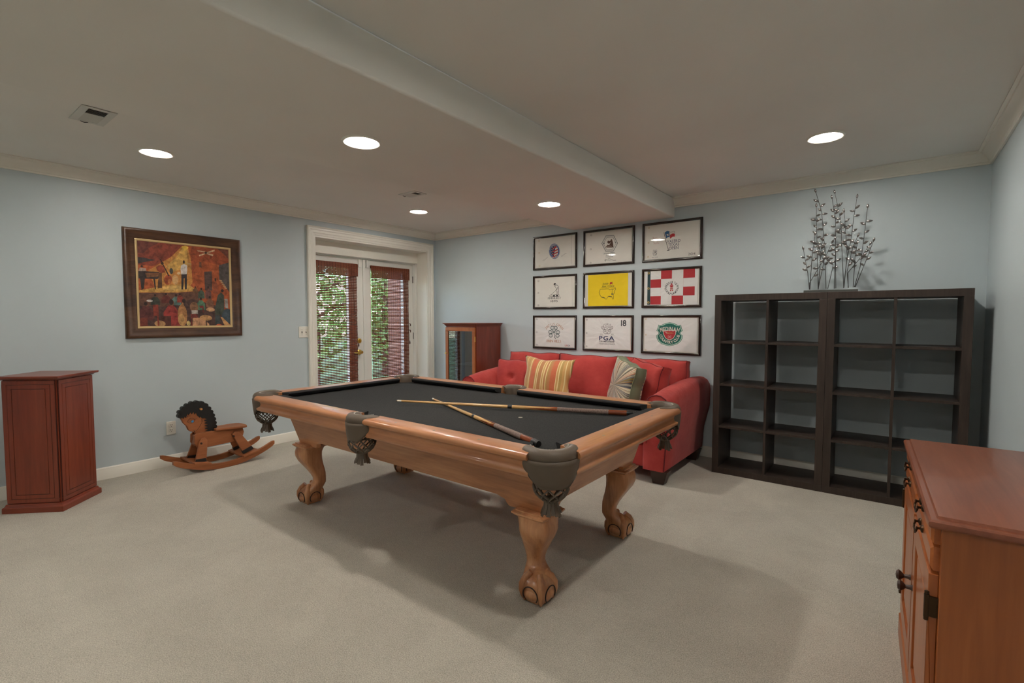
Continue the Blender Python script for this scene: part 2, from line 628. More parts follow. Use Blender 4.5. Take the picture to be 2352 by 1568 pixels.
# ================================================================ the room
W, D, H = 5.493, 7.2, 2.44
T = 0.12
b = MB(); b.box(-0.34, W + T, -D - T, T, -0.12, 0, M['carpet']); struct('floor', b, smooth=0)
b = MB(); b.box(-0.34, W + T, -D - T, T, H, H + 0.12, M['ceil']); struct('ceiling', b, smooth=0)
b = MB(); b.box(-0.34, W + T, 0, T, 0, H, M['wall']); struct('wall_back', b, smooth=0)
b = MB(); b.box(W, W + T, -D, 0, 0, H, M['wall']); struct('wall_right', b, smooth=0)
b = MB(); b.box(-0.34, W + T, -D - T, -D, 0, H, M['wall']); struct('wall_front', b, smooth=0)
OY0, OY1, OZ = -1.78, -0.135, 2.205      # doorway in the left wall
b = MB()
b.box(-0.34, 0, -D, OY0, 0, H, M['wall'])
b.box(-0.34, 0, OY1, 0, 0, H, M['wall'])
b.box(-0.34, 0, OY0, OY1, OZ, H, M['wall'])
struct('wall_left', b, smooth=0)

# dropped ceiling box running towards the back wall
SZ = 2.258
b = MB()
pl = [(2.185, -0.001), (3.308, -0.001), (3.308, -D + 0.001), (2.0, -D + 0.001)]
b.loft([[(x, y, SZ) for x, y in pl], [(x, y, H - 0.0005) for x, y in pl]], M['ceil'])
struct('ceiling_beam', b, bevel=0.012, seg=3)

# crown moulding
CP = [(0, 2.352), (.012, 2.352), (.013, 2.364), (.020, 2.368), (.023, 2.378), (.036, 2.400), (.056, 2.416), (.062, 2.420), (.064, 2.430), (.080, 2.432), (.080, 2.4395), (0, 2.4395)]
tr = 0
def crown(p):
    global tr
    tr += 1
    b = MB(); b.loft(p, M['trim']); struct('trim_%d' % tr, b, smooth=30)
crown([[(d + .0005, -D + d, z) for d, z in CP], [(d + .0005, -d - .0005, z) for d, z in CP]])
crown([[(d + .0005, -d - .0005, z) for d, z in CP], [(2.183 - d * 0.02, -d - .0005, z) for d, z in CP]])
crown([[(3.309, -d - .0005, z) for d, z in CP], [(W - d - .0005, -d - .0005, z) for d, z in CP]])
crown([[(W - d - .0005, -d - .0005, z) for d, z in CP], [(W - d - .0005, -D + d, z) for d, z in CP]])

# baseboards
BP = [(0, .001), (.015, .001), (.015, .078), (.012, .084), (.012, .090), (.006, .098), (0, .098)]
def base(side, f0, f1):
    b = MB(); b.loft([[f0(d, z) for d, z in BP], [f1(d, z) for d, z in BP]], M['trim']); struct('baseboard_' + side, b, smooth=30)
e = .0005
base('left', lambda d, z: (d + e, -D + d, z), lambda d, z: (d + e, -1.878, z))
base('back', lambda d, z: (d + e, -d - e, z), lambda d, z: (W - d - e, -d - e, z))
base('right', lambda d, z: (W - d - e, -d - e, z), lambda d, z: (W - d - e, -D + d, z))
base('front', lambda d, z: (d + e, -D + d + e, z), lambda d, z: (W - d - e, -D + d + e, z))

# door casing: a stepped profile mitred round three sides
PF = [(0, 0), (0, .028), (.012, .032), (.020, .026), (.034, .026), (.042, .020), (.066, .018), (.076, .012), (.094, .010), (.094, 0)]  # (from outer edge, out of the wall)
secs = []
y0, y1, zt = -1.876, -0.058, 2.290
for fy, fz in ((lambda q: y0 + q, lambda q: 0.001), (lambda q: y0 + q, lambda q: zt - q), (lambda q: y1 - q, lambda q: zt - q), (lambda q: y1 - q, lambda q: 0.001)):
    secs.append([(t + e, fy(q), fz(q)) for q, t in PF])
b = MB(); b.loft(secs, M['trim']); struct('trim_5', b, smooth=25)
# recess lining: jambs, head, lintel board and the inner frame the doors close into
b = MB()
b.box(-.20, -.0005, OY1 - .022, OY1 - e, 0, OZ, M['trim'])
b.box(-.20, -.0005, OY0 + e, OY0 + .012, 0, OZ, M['trim'])
b.box(-.20, -.0005, OY0, OY1, OZ - .028, OZ - e, M['trim'])
b.box(-.215, -.19, OY0 + .012, OY1 - .022, 2.036, OZ - .028, M['trim'])
struct('trim_6', b, smooth=0, bevel=.002)
b = MB()
b.box(-.33, -.205, -.180, OY1 - e, 0, OZ - .028, M['door'])
b.box(-.33, -.216, OY0 + .012, -.18, 2.028, OZ - .028, M['door'])
b.box(-.33, -.20, OY0 + .0, OY1, -.0, .014, M['steel'])
struct('trim_7', b, smooth=0, bevel=.002)

# the pair of glazed doors
DX0, DX1 = -.305, -.260
def glazed_door(name, a, c, ga, gc):
    b = MB()
    z0, z1, gz0, gz1 = .016, 2.024, .26, 1.90
    b.box(DX0, DX1, a, ga, z0, z1, M['door'])
    b.box(DX0, DX1, gc, c, z0, z1, M['door'])
    b.box(DX0, DX1, ga, gc, z0, gz0, M['door'])
    b.box(DX0, DX1, ga, gc, gz1, z1, M['door'])
    for s0, s1, t0, t1 in ((ga - .014, ga, gz0, gz1), (gc, gc + .014, gz0, gz1), (ga, gc, gz0 - .014, gz0), (ga, gc, gz1, gz1 + .014)):
        b.box(DX1 - .001, DX1 + .006, s0, s1, t0, t1, M['door'])
    o = struct(name, b, smooth=0, bevel=.002)
    g = MB(); g.box(-.285, -.281, ga, gc, gz0, gz1, M['doorglass']); put('glass_pane', g, o, smooth=0)
    return o
d1 = glazed_door('door_1', -1.766, -.988, -1.665, -1.195)
d2 = glazed_door('door_2', -.982, -.184, -.872, -.352)
b = MB(); b.box(DX1, DX1 + .014, -.992, -.955, .016, 2.02, M['door']); put('astragal', b, d2, smooth=0, bevel=.003)
for o, yy in ((d1, -1.045), (d2, -.93)):
    b = MB()
    b.box(DX1, DX1 + .022, yy - .014, yy + .014, 1.93, 2.018, M['door'])
    b.box(DX1, DX1 + .028, yy - .019, yy + .019, 1.925, 1.935, M['door'])
    put('top_bolt', b, o, smooth=0, bevel=.002)
# brass lever and deadbolt on the left door
b = MB()
b.lathe([(0, DX1), (.033, DX1), (.033, DX1 + .006), (.024, DX1 + .012), (.012, DX1 + .014), (.012, DX1 + .045), (.018, DX1 + .05), (.018, DX1 + .06), (0, DX1 + .062)], M['brass'], (0, -1.055, .872), 20, 'X')
b.tube([(DX1 + .054, -1.055, .872), (DX1 + .056, -1.085, .874), (DX1 + .054, -1.12, .868), (DX1 + .052, -1.155, .872)], [.011, .010, .008, .007], M['brass'], 10)
put('door_handle', b, d1)
b = MB()
b.lathe([(0, DX1), (.032, DX1), (.032, DX1 + .008), (.024, DX1 + .016), (.011, DX1 + .018), (.011, DX1 + .024), (0, DX1 + .024)], M['brass'], (0, -1.055, 1.012), 20, 'X')
b.box(DX1 + .02, DX1 + .04, -1.059, -1.051, .996, 1.028, M['brass'])
put('deadbolt', b, d1)
for zz in (.25, 1.05, 1.82):
    b = MB(); b.tube([(DX1 + .004, -.182, zz - .045), (DX1 + .004, -.182, zz + .045)], .007, M['steel'], 8); put('hinge', b, d2)


# woven bamboo blinds
def blind(label, y0, y1, seed):
    rnd = random.Random(seed)
    X = -.236
    t = thing('bamboo_blind', label, 'blind', (X, (y0 + y1) / 2, 0), 0, 'bamboo blinds on the glass doors')
    w = (y1 - y0) / 2
    b = MB()
    z = 1.80
    while z > .30:
        h = rnd.uniform(.0118, .0145)
        j = rnd.uniform(-.0012, .0012)
        b.box(-.0015 + j, .0020 + j, -w + rnd.uniform(0, .006), w - rnd.uniform(0, .006), z, z + h, M['bamboo'])
        z -= .0192 + rnd.uniform(-.001, .001)
    k = -w + .02
    while k < w:
        b.box(.0022, .0036, k, k + .0035, .30, 1.81, M['cord'])
        k += .036
    b.box(-.004, .004, -w, w, .28, .31, M['bamboo'])
    put('woven_panel', b, t, smooth=0)
    b = MB()
    z = 1.955
    while z > 1.812:
        b.box(.010 + rnd.uniform(-.001, .001), .014, -w - .006, w + .008, z - .0088, z, M['bamboo'])
        z -= .0094
    k = -w + .02
    while k < w:
        b.box(.0142, .0152, k, k + .003, 1.81, 1.955, M['cord'])
        k += .036
    put('valance', b, t, smooth=0)
    b = MB(); b.box(-.020, .009, -w, w, 1.925, 1.958, M['bamboo']); put('head_rail', b, t, smooth=0)
    b = MB()
    b.tube([(.008, w - .10, 1.81), (.008, w - .05, 1.5), (.010, w + .004, .98)], .002, M['cord'], 5)
    b.lathe([(0, 0), (.008, .004), (.009, .02), (.004, .045), (0, .05)], M['cord'], (.010, w + .006, .94), 8)
    put('pull_cord', b, t)
    return t
blind('bamboo blind on the glass door with the brass lever handle', -1.70, -1.090, 3)
t = blind('bamboo blind on the glass door without a handle, nearer the corner', -.882, -.276, 8)
for zz in (1.13, 1.215):
    b = MB()
    b.tube([(.002, .306, zz), (.022, .312, zz), (.022, .312, zz - .03)], .006, M['cord'], 6)
    put('cord_cleat', b, t)

# outside the doors: ground, porch posts, trees
b = MB(); b.box(-30, -.345, -22, 22, -.4, -.2, M['grass']); struct('ground', b, smooth=0)
b = MB(); b.box(-2.4, -.345, -3.2, 1.2, -.2, -.02, M['post']); struct('floor_porch', b, smooth=0)
def post(x, y, r, label):
    t = thing('porch_post', label, 'post', (x, y, -.02), 0, 'porch posts outside the glass doors')
    b = MB(); b.box(-r, r, -r, r, 0, 3.0, M['post']); put('shaft', b, t, bevel=.01)
    b = MB(); b.box(-r - .03, r + .03, -r - .03, r + .03, 0, .14, M['post']); put('base_block', b, t, bevel=.01)
post(-2.0, .16, .085, 'square brown porch post seen through the blind with the handle')
post(-2.0, 1.02, .15, 'wide brown porch post seen through the blind nearer the corner')
def tree(x, y, h, r, seed, label):
    rnd = random.Random(seed)
    t = thing('tree', label, 'tree', (x, y, -.2), 0, 'trees outside the glass doors')
    b = MB()
    b.tube([(0, 0, 0), (.05, .03, h * .3), (-.04, .02, h * .6), (0, 0, h * .92)], [.13, .11, .08, .02], M['bark'], 8)
    for k in range(7):
        a = rnd.uniform(0, 2 * pi); z = h * rnd.uniform(.25, .7); q = r * rnd.uniform(.5, .9)
        b.tube([(0, 0, z), (cos(a) * q * .5, sin(a) * q * .5, z + .3), (cos(a) * q, sin(a) * q, z + .45)], [.04, .03, .01], M['bark'], 5)
    put('trunk', b, t)
    b = MB()
    for k in range(1500):
        while True:
            p = Vector((rnd.uniform(-1, 1), rnd.uniform(-1, 1), rnd.uniform(-1, 1)))
            if .25 < p.length < 1:
                break
        c = Vector((p.x * r, p.y * r, h * .55 + p.z * h * .48))
        u = Vector((rnd.gauss(0, 1), rnd.gauss(0, 1), rnd.gauss(0, 1))).normalized()
        v = u.orthogonal().normalized()
        l = rnd.uniform(.05, .11)
        n = u.cross(v) * l * .12
        b.add([c - u * l, c + v * l * .5 + n, c + u * l, c - v * l * .5 + n], [(0, 1, 2, 3)], M['leaf'])
    put('foliage', b, t, smooth=0)
for i, (x, y, h, r, lb) in enumerate([(-5.2, 1.2, 3.6, 1.25, 'leafy tree seen through the blind with the handle'), (-8.2, 4.6, 4.4, 1.5, 'tall leafy tree between the two blinds outdoors'), (-5.6, 3.5, 2.9, 0.95, 'low leafy tree seen through the blind nearer the corner'), (-9.8, 1.2, 5.0, 1.7, 'far leafy tree behind the first tree outdoors'), (-11.5, 8.0, 5.2, 2.0, 'far leafy tree outdoors on the corner side')]):
    tree(x, y, h, r, 40 + i, lb)


# ---------------------------------------------------------------- recessed lamps
def downlight(x, y, z, label, power='lamp'):
    t = thing('recessed_light', label, 'ceiling light', (x, y, z), 0, 'recessed ceiling lights')
    b = MB()
    b.lathe([(.086, -.0035), (.091, -.008), (.100, -.010), (.1045, -.006), (.106, 0), (.086, 0)], M['trim'], seg=40, caps=False)
    put('trim_ring', b, t, smooth=60)
    b = MB()
    b.lathe([(0, -.0030), (.0865, -.0030), (.0865, -.0005), (0, -.0005)], M[power], seg=40, caps=False)
    put('lamp', b, t, smooth=0)
downlight(.93, -3.492, H, 'lit recessed light above the jazz painting, beside the big air vent')
downlight(.93, -1.115, H, 'lit recessed light in front of the glass doors, beside the small air vent', 'lampmid')
downlight(2.672, -3.062, SZ, 'largest lit recessed light, in the dropped ceiling box over the pool table', 'lampbig')
downlight(2.672, -1.216, SZ, 'lit recessed light in the dropped ceiling box near the framed flags', 'lampbig')
downlight(4.616, -1.01, H, 'lit recessed light above the dark bookcase', 'lampmid')
for x, y, z in ((.93, -5.87, H), (2.672, -4.91, SZ), (4.616, -3.40, H), (4.616, -5.80, H)):
    downlight(x, y, z, 'lit recessed light out of view in the near half of the room', 'lampmid' if x > 4 and y > -4 else 'lamp')


# ---------------------------------------------------------------- vents, switch, outlet
def vent(x, y, label, lw, ld):
    t = thing('air_vent', label, 'air vent', (x, y, H), 0, 'ceiling air vents')
    b = MB()
    f = .035
    for q in ((-lw, lw, -ld, -ld + f), (-lw, lw, ld - f, ld), (-lw, -lw + f * .8, -ld + f, ld - f), (lw - f * .8, lw, -ld + f, ld - f)):
        b.box(q[0], q[1], q[2], q[3], -.006, -.0005, M['ventmetal'])
    b.box(-.004 + lw * .18, .004 + lw * .18, -ld + f, ld - f, -.006, -.001, M['ventmetal'])
    put('face_frame', b, t, smooth=0, bevel=.0015)
    b = MB(); b.box(-lw + .01, lw - .01, -ld + .01, ld - .01, -.0015, -.0004, M['ventdark']); put('duct_opening', b, t, smooth=0)
    b = MB()
    n = 15
    for i in range(n):
        xx = -lw + f * .8 + (2 * lw - 2 * f * .8) * (i + .5) / n
        s = 1 if xx < lw * .18 else -1
        b.add([(xx - .004, -ld + f, -.0055 if s > 0 else -.002), (xx + .004, -ld + f, -.002 if s > 0 else -.0055), (xx + .004, ld - f, -.002 if s > 0 else -.0055), (xx - .004, ld - f, -.0055 if s > 0 else -.002)], [(0, 1, 2, 3)], M['ventmetal'])
    put('louvers', b, t, smooth=0, solid=.0006)
    b = MB(); b.tube([(-lw + .012, -.03, -.006), (-lw + .008, -.012, -.010), (-lw + .012, .005, -.006)], .002, M['slot'], 5); put('lever', b, t)
vent(1.388, -3.925, 'white ceiling air vent nearest the left edge of the ceiling, above the red corner cabinet', .145, .078)
vent(1.450, -1.650, 'small white ceiling air vent beside the recessed light near the glass doors', .11, .075)

t = thing('light_switch', 'ivory double light switch plate beside the door casing', 'light switch', (0, -1.925, 1.147), pi / 2)
b = MB(); b.box(-.058, .058, -.006, -.0005, -.060, .060, M['plastic']); put('cover_plate', b, t, bevel=.003)
for s in (-.023, .023):
    b = MB()
    b.box(s - .005, s + .005, -.007, -.0055, -.012, .012, M['slot'])
    b.prism([(-.007, -.002), (-.016, .006), (-.016, .010), (-.007, .008)], s - .004, s + .004, M['plastic'], 'YZ')
    put('toggle', b, t, smooth=0)
    for zz in (-.030, .030):
        b = MB(); b.lathe([(0, -.0072), (.003, -.0070), (.003, -.0058)], M['slot'], (s, 0, zz), 8, 'Y'); put('screw', b, t)
t = thing('wall_outlet', 'white wall outlet behind the rocking horse', 'outlet', (0, -3.174, .335), pi / 2)
b = MB(); b.box(-.036, .036, -.006, -.0005, -.0585, .0585, M['plastic']); put('cover_plate', b, t, bevel=.003)
for zz in (-.022, .022):
    b = MB()
    b.lathe([(0, -.0085), (.0165, -.0085), (.0175, -.0058)], M['plastic'], (0, 0, zz), 20, 'Y')
    for s in (-.007, .007):
        b.box(s - .0015, s + .0015, -.0090, -.0084, zz, zz + .010, M['slot'])
    b.lathe([(0, -.0090), (.003, -.0090), (.003, -.0084)], M['slot'], (0, 0, zz - .008), 8, 'Y')
    put('socket', b, t, smooth=30)

# ================================================================ pool table
TC = (2.745, -2.46, 0)
TB = thing('pool_table', 'honey wood pool table with charcoal cloth, leather pockets and claw feet', 'pool table', TC)
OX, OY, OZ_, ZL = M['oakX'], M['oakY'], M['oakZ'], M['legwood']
ZB, ZR = .735, .775
CPK, SPK = (1.150, .596), .640        # corner and side pocket centres
# cloth-covered bed with the pocket mouths cut out
q = [(CPK[0] + .064 * cos(R(a)), CPK[1] + .064 * sin(R(a))) for a in range(279, 170, -9)]
q += [(.060 * cos(R(a)), SPK + .060 * sin(R(a))) for a in range(325, 269, -9)]
half = q + [(-x, y) for x, y in q[::-1]]
bed = half + [(x, -y) for x, y in half[::-1]]
b = MB(); b.prism(bed, ZB - .03, ZB, M['felt'], 'XY'); put('bed_cloth', b, TB, smooth=0)
b = MB(); b.box(-1.06, 1.06, -.50, .50, .62, ZB - .031, M['oakX']); put('bed_frame', b, TB, smooth=0)
for x, y, r in ((.583, -.035, .012), ):
    b = MB(); b.lathe([(0, ZB + .0012), (.012, ZB + .0012), (.0125, ZB + .0002)], M['pearl'], (x, y, 0), 16); put('spot_sticker', b, TB, smooth=0)

RP = [(.050, .715), (.050, .772), (.058, .7745), (.150, .7755), (.163, .772), (.170, .764), (.172, .754), (.168, .746), (.158, .742), (.150, .736), (.146, .722), (.147, .708), (.152, .700), (.157, .694), (.157, .684), (.152, .676), (.120, .676), (.110, .690)]
CU = [(.050, .735 - .0), (.016, .742), (.001, .764), (.004, .771), (.050, .7725)]
def rail(kind, s, a, c):
    """kind L: along x at y = s*(.558+d);  kind S: along y at x = s*(1.113+d)"""
    f = (lambda t, d, z: (t, s * (.558 + d), z)) if kind == 'L' else (lambda t, d, z: (s * (1.113 + d), t, z))
    mt = OX if kind == 'L' else OY
    cut = lambda t: .010 if abs(t) < .3 else .062       # the wood is scooped back round each pocket mouth
    b = MB()
    def sec(t, dirn):
        return [f(t + dirn * cut(t) * max(0, 1 - (d - .03) / .075), d, z) for d, z in RP]
    b.loft([sec(a, 1), sec(c, -1)], mt)
    n = 3
    for k in range(1, 4):
        if kind == 'L':
            t = (1 if a + c > 0 else -1) * .279 * k
        else:
            t = (k - 2) * .279
        for e_ in (0,):
            p = f(t, .118, ZR + .0003)
            b.lathe([(0, p[2] + .0008), (.0065, p[2] + .0008), (.007, p[2] - .001)], M['pearl'], (p[0], p[1], 0), 12)
    o = put('rail', b, TB, smooth=40)
    b = MB()
    b.loft([[f(a + cut(a) * .95 + (.05 - d) * .55, d, z) for d, z in CU], [f(c - cut(c) * .95 - (.05 - d) * .55, d, z) for d, z in CU]], M['feltdark'])
    put('cushion', b, o, smooth=50)
for s in (-1, 1):
    rail('L', s, -1.128, -.070)
    rail('L', s, .070, 1.128)
    rail('S', s, -.578, .578)
# body: four flared boards with a stepped lower edge
def board(kind, s):
    hb, ht, n0, n1 = (1.035, 1.102, .46, .527) if kind == 'L' else (.46, .527, 1.035, 1.102)
    zb, zt = .416, .676
    e1, e2, up = (hb - .20, hb - .245, .045) if kind == 'L' else (hb - .105, hb - .15, .045)
    poly = [(-hb, 0), (-e1, 0), (-e1 + .012, .012), (-e1 + .02, .03), (-e2 + .02, up), (e2 - .02, up), (e1 - .02, .03), (e1 - .012, .012), (e1, 0), (hb, 0)]
    def P(u, h, inset):
        t = h / (zt - zb)
        n = s * (n0 + (n1 - n0) * t - inset)
        return (u, n, zb + h) if kind == 'L' else (n, u, zb + h)
    poly = poly + [(ht, zt - zb), (-ht, zt - zb)]
    n = len(poly)
    vs = [P(u, h, 0) for u, h in poly] + [P(u * .985, h, .024) for u, h in poly]
    tri = tessellate_polygon([[Vector((u, h, 0)) for u, h in poly]])
    b = MB()
    m = OX if kind == 'L' else OY
    b.add(vs, [tuple(t) for t in tri] + [tuple(n + i for i in t)[::-1] for t in tri] + [(k, (k + 1) % n, n + (k + 1) % n, n + k) for k in range(n)], m)
    # bead moulding under the rail
    for h, w in ((.247, .010), (.232, .006)):
        b.tube([P(-ht + .02, h, -.002), P(ht - .02, h, -.002)], w, m, 8)
    put('apron', b, TB, smooth=20)
for s in (-1, 1):
    board('L', s); board('S', s)

# cabriole legs with ball-and-claw feet
def sq(cx, cy, hs, z, p=4.0, n=24):
    out = []
    for k in range(n):
        a = 2 * pi * k / n
        r = hs / (abs(cos(a)) ** p + abs(sin(a)) ** p) ** (1 / p)
        out.append((cx + r * cos(a), cy + r * sin(a), z))
    return out
LP = [(.402, .000, .080), (.385, .007, .076), (.362, .013, .075), (.335, .013, .074), (.305, .007, .068), (.27, -.006, .058), (.24, -.018, .051), (.21, -.029, .044), (.18, -.036, .039), (.157, -.037, .038), (.140, -.032, .043), (.124, -.018, .052), (.108, -.005, .060), (.094, .003, .064), (.078, .008, .0655), (.050, .008, .0645), (.025, .008, .060), (.006, .008, .051)]
for sx in (-1, 1):
    for sy in (-1, 1):
        cx, cy = sx * .972, sy * .418
        b = MB()
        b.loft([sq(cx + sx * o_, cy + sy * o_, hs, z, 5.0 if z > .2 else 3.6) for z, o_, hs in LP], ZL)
        lg = put('leg', b, TB, smooth=60)
        b = MB()
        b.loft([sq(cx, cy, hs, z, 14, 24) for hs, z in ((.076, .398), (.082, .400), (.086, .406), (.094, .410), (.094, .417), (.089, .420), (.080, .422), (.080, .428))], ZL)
        put('plinth', b, lg, smooth=25)
        b = MB()
        fx, fy = cx + sx * .008, cy + sy * .008
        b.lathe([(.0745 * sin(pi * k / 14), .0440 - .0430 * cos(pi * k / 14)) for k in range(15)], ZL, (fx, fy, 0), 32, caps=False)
        for k in range(4):
            ca, sa = cos(k * pi / 2), sin(k * pi / 2)
            ring = []
            for j in range(15):
                a = R(-32 + 244 * j / 14)
                u, w_ = .040 * cos(a), .046 + .0385 * sin(a)
                ring.append((fx + ca * .0668 - sa * u, fy + sa * .0668 + ca * u, max(.004, w_)))
            b.tube(ring, .0028, M['darkfoot'], 6)
        for ax in (-1, 1):
            for ay in (-1, 1):
                d = [(.024, .132), (.042, .106), (.052, .080), (.054, .055), (.051, .030), (.044, .004)]
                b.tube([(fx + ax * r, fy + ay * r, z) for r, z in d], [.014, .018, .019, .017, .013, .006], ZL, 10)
        put('claw_foot', b, lg, smooth=70)

# leather pockets
def pocket(cx, cy, ang, Rr, half, depth, netoff):
    rot = Matrix.Rotation(ang, 4, 'Z')
    mv = lambda p: rot @ Vector(p) + Vector((cx, cy, 0))
    b = MB()
    prof = [(-.004, .690), (-.004, .762), (.002, .776), (.014, .787), (.030, .790), (.046, .784), (.056, .770), (.058, .752), (.055, .744), (.030, .742), (.006, .742), (.006, .690)]
    prof2 = [(-.004, .700), (-.004, .762), (.002, .772), (.012, .779), (.022, .780), (.034, .778), (.042, .768), (.044, .754), (.041, .746), (.030, .742), (.006, .742), (.006, .700)]
    secs = []
    n = 30
    for k in range(n + 1):
        a = -half + 2 * half * k / n
        t = min(1, (half - abs(a)) / R(30))
        pr = [((1 - t) * p2[0] + t * p1[0], (1 - t) * p2[1] + t * p1[1]) for p1, p2 in zip(prof, prof2)]
        secs.append([((Rr + d) * cos(a), (Rr + d) * sin(a), z) for d, z in pr])
    b.loft(secs, M['leather'])
    b.map(mv)
    pk = put('pocket', b, TB, smooth=50)
    b = MB()
    for k in range(44):
        a = -half * .85 + 1.7 * half * k / 43
        b.tube([((Rr + .010) * cos(a), (Rr + .010) * sin(a), .7855), ((Rr + .016) * cos(a), (Rr + .016) * sin(a), .7885)], .0011, M['thread'], 4)
    b.map(mv)
    put('stitching', b, pk, smooth=0)
    # hanging shield
    b = MB()
    hs = half * .86
    secs = []
    n = 32
    for k in range(n + 1):
        u = -1 + 2 * k / n
        a = u * hs
        au = abs(u)
        zlo = .735 - depth * (1 if au < .30 else max(0, 1 - ((au - .30) / .62) ** 1.0) if au < .75 else .29 - .29 * ((au - .75) / .25) ** 2)
        zlo = min(zlo, .715)
        col = []
        for j in range(7):
            f = j / 6
            z = .748 + (zlo - .748) * f
            r = Rr + .0595 - .004 * f - .012 * ((.748 - z) / .14) ** 2
            col.append((r * cos(a), r * sin(a), z))
        secs.append(col)
    b.loft(secs, M['leather'], False, False)
    b.map(mv)
    put('shield', b, pk, smooth=60, solid=.004)
    # basket net of crossing straps
    b = MB()
    zt, zb_ = .735 - depth + .02, .735 - depth - .062
    N = 9
    for s in (-1, 1):
        for k in range(N):
            pts = []
            for j in range(9):
                f = j / 8
                a = 2 * pi * k / N + s * f * 1.25
                r = .066 + .007 * sin(pi * f) - .034 * f ** 3
                z = zt + (zb_ - zt) * f
                pts.append((netoff + r * cos(a), r * sin(a), z))
            b.tube(pts, .0055, M['leather'], 6, flat=.55)
    b.lathe([(.068, zt + .004), (.071, zt), (.068, zt - .006), (.064, zt)], M['leather'], (netoff, 0, 0), 24, caps=False)
    b.lathe([(0, zb_ + .002), (.033, zb_ + .004), (.036, zb_ - .002), (.030, zb_ - .008), (0, zb_ - .009)], M['leather'], (netoff, 0, 0), 18, caps=False)
    b.map(mv)
    put('net', b, pk, smooth=60)
    b = MB()
    for k in range(14):
        a = 2 * pi * k / 14
        a1, a2 = a - .20, a + .20
        z1 = zb_ - .052 - .006 * (k % 3)
        P = lambda r, an, z: (netoff + r * cos(an), r * sin(an), z)
        b.loft([[P(.030, a1, zb_ - .004), P(.030, a2, zb_ - .004), P(.024, a2, zb_ - .004), P(.024, a1, zb_ - .004)], [P(.031, a1, zb_ - .025), P(.031, a2, zb_ - .025), P(.025, a2, zb_ - .025), P(.025, a1, zb_ - .025)], [P(.044, a1, z1), P(.044, a2, z1), P(.038, a2, z1), P(.038, a1, z1)]], M['leather'])
    b.lathe([(.0, zb_ - .004), (.024, zb_ - .004), (.026, zb_ - .030), (0, zb_ - .032)], M['leather'], (netoff, 0, 0), 14, caps=False)
    b.map(mv)
    put('tassel', b, pk, smooth=40)
for sx in (-1, 1):
    for sy in (-1, 1):
        pocket(sx * CPK[0], sy * CPK[1], atan2(sy, sx), .064, R(112), .098, .038)
for sy in (-1, 1):
    pocket(0, sy * SPK, sy * pi / 2, .058, R(92), .092, .040)

# ---------------------------------------------------------------- cues
def cue(label, tip, butt):
    tip, butt = Vector(tip), Vector(butt)
    d = butt - tip
    L = d.length
    t = thing('pool_cue', label, 'pool cue', tuple(tip), 0, 'crossed pool cues')
    t.rotation_euler = d.to_track_quat('X', 'Z').to_euler()
    r = lambda f: .0062 + .0085 * f
    def piece(name, a, c, m, dr=0, parent=t):
        b = MB(); b.lathe([(0, a * L), (r(a) + dr, a * L), (r((a + c) / 2) + dr, (a + c) / 2 * L), (r(c) + dr, c * L), (0, c * L)], m, seg=20, axis='X'); return put(name, b, parent, smooth=40)
    b = MB(); b.lathe([(0, 0), (.004, .001), (.0060, .004), (.0062, .010), (0, .010)], M['leatherlt'], seg=16, axis='X'); put('tip', b, t)
    piece('ferrule', .007, .026, M['ferrule'])
    piece('shaft', .026, .498, M['maple'])
    piece('joint_ring', .498, .516, M['cueblack'], .0012)
    fo = piece('forearm', .516, .70, M['maple'], .0004)
    b = MB()
    for k in range(4):      # pointed inlays running up from the grip
        a = k * pi / 2
        def S(f, da):
            rr = r(f) + .0010
            return (f * L, rr * cos(a + da), rr * sin(a + da))
        b.add([S(.565, 0), S(.63, .40), S(.70, .75), S(.70, .38), S(.70, 0), S(.70, -.38), S(.70, -.75), S(.63, -.40), S(.63, 0)], [(0, 1, 8), (0, 8, 7), (1, 2, 3, 8), (3, 4, 8), (4, 5, 8), (8, 5, 6, 7)], M['cueplum'])
    put('inlay_points', b, fo, smooth=0)
    piece('grip_wrap', .70, .898, M['wrap'], .0008)
    piece('butt_sleeve', .898, .966, M['cueplum'], .0006)
    b = MB(); b.lathe([(0, .966 * L), (.0152, .966 * L), (.0156, .972 * L), (.0150, .974 * L), (.0152, .988 * L), (.0140, .9895 * L), (.0140, .992 * L), (.0132, L), (0, L)], M['cueblack'], seg=20, axis='X'); put('butt_cap', b, t, smooth=40)
    return t
cue('pool cue lying underneath, its butt pointing at the near corner pocket', (2.485, -2.385, ZB + .0075), (3.780, -2.966, ZB + .0165))
cue('pool cue lying on top of the other, its butt near the short end rail', (2.438, -2.660, ZB + .0255), (3.835, -2.065, ZB + .0165))


# ================================================================ red corner cabinet at the left wall
def grooved(b, x0, x1, z0, z1, y, ma, out=-1):
    """a framed panel on a vertical face (x, z) at depth y: three nested boards with dark gaps"""
    def ring(a, c, e0, f, w, t):
        b.box(a, c, min(y, y + out * t), max(y, y + out * t), e0, e0 + w, ma); b.box(a, c, min(y, y + out * t), max(y, y + out * t), f - w, f, ma)
        b.box(a, a + w, min(y, y + out * t), max(y, y + out * t), e0 + w, f - w, ma); b.box(c - w, c, min(y, y + out * t), max(y, y + out * t), e0 + w, f - w, ma)
    b.box(x0, x1, min(y, y + out * .006), max(y, y + out * .006), z0, z1, M['groove'])
    ring(x0, x1, z0, z1, .026, .009)
    g = .0285
    ring(x0 + g, x1 - g, z0 + g, z1 - g, .026, .009)
    g2 = .0575
    b.box(x0 + g2, x1 - g2, min(y, y + out * .009), max(y, y + out * .009), z0 + g2, z1 - g2, ma)

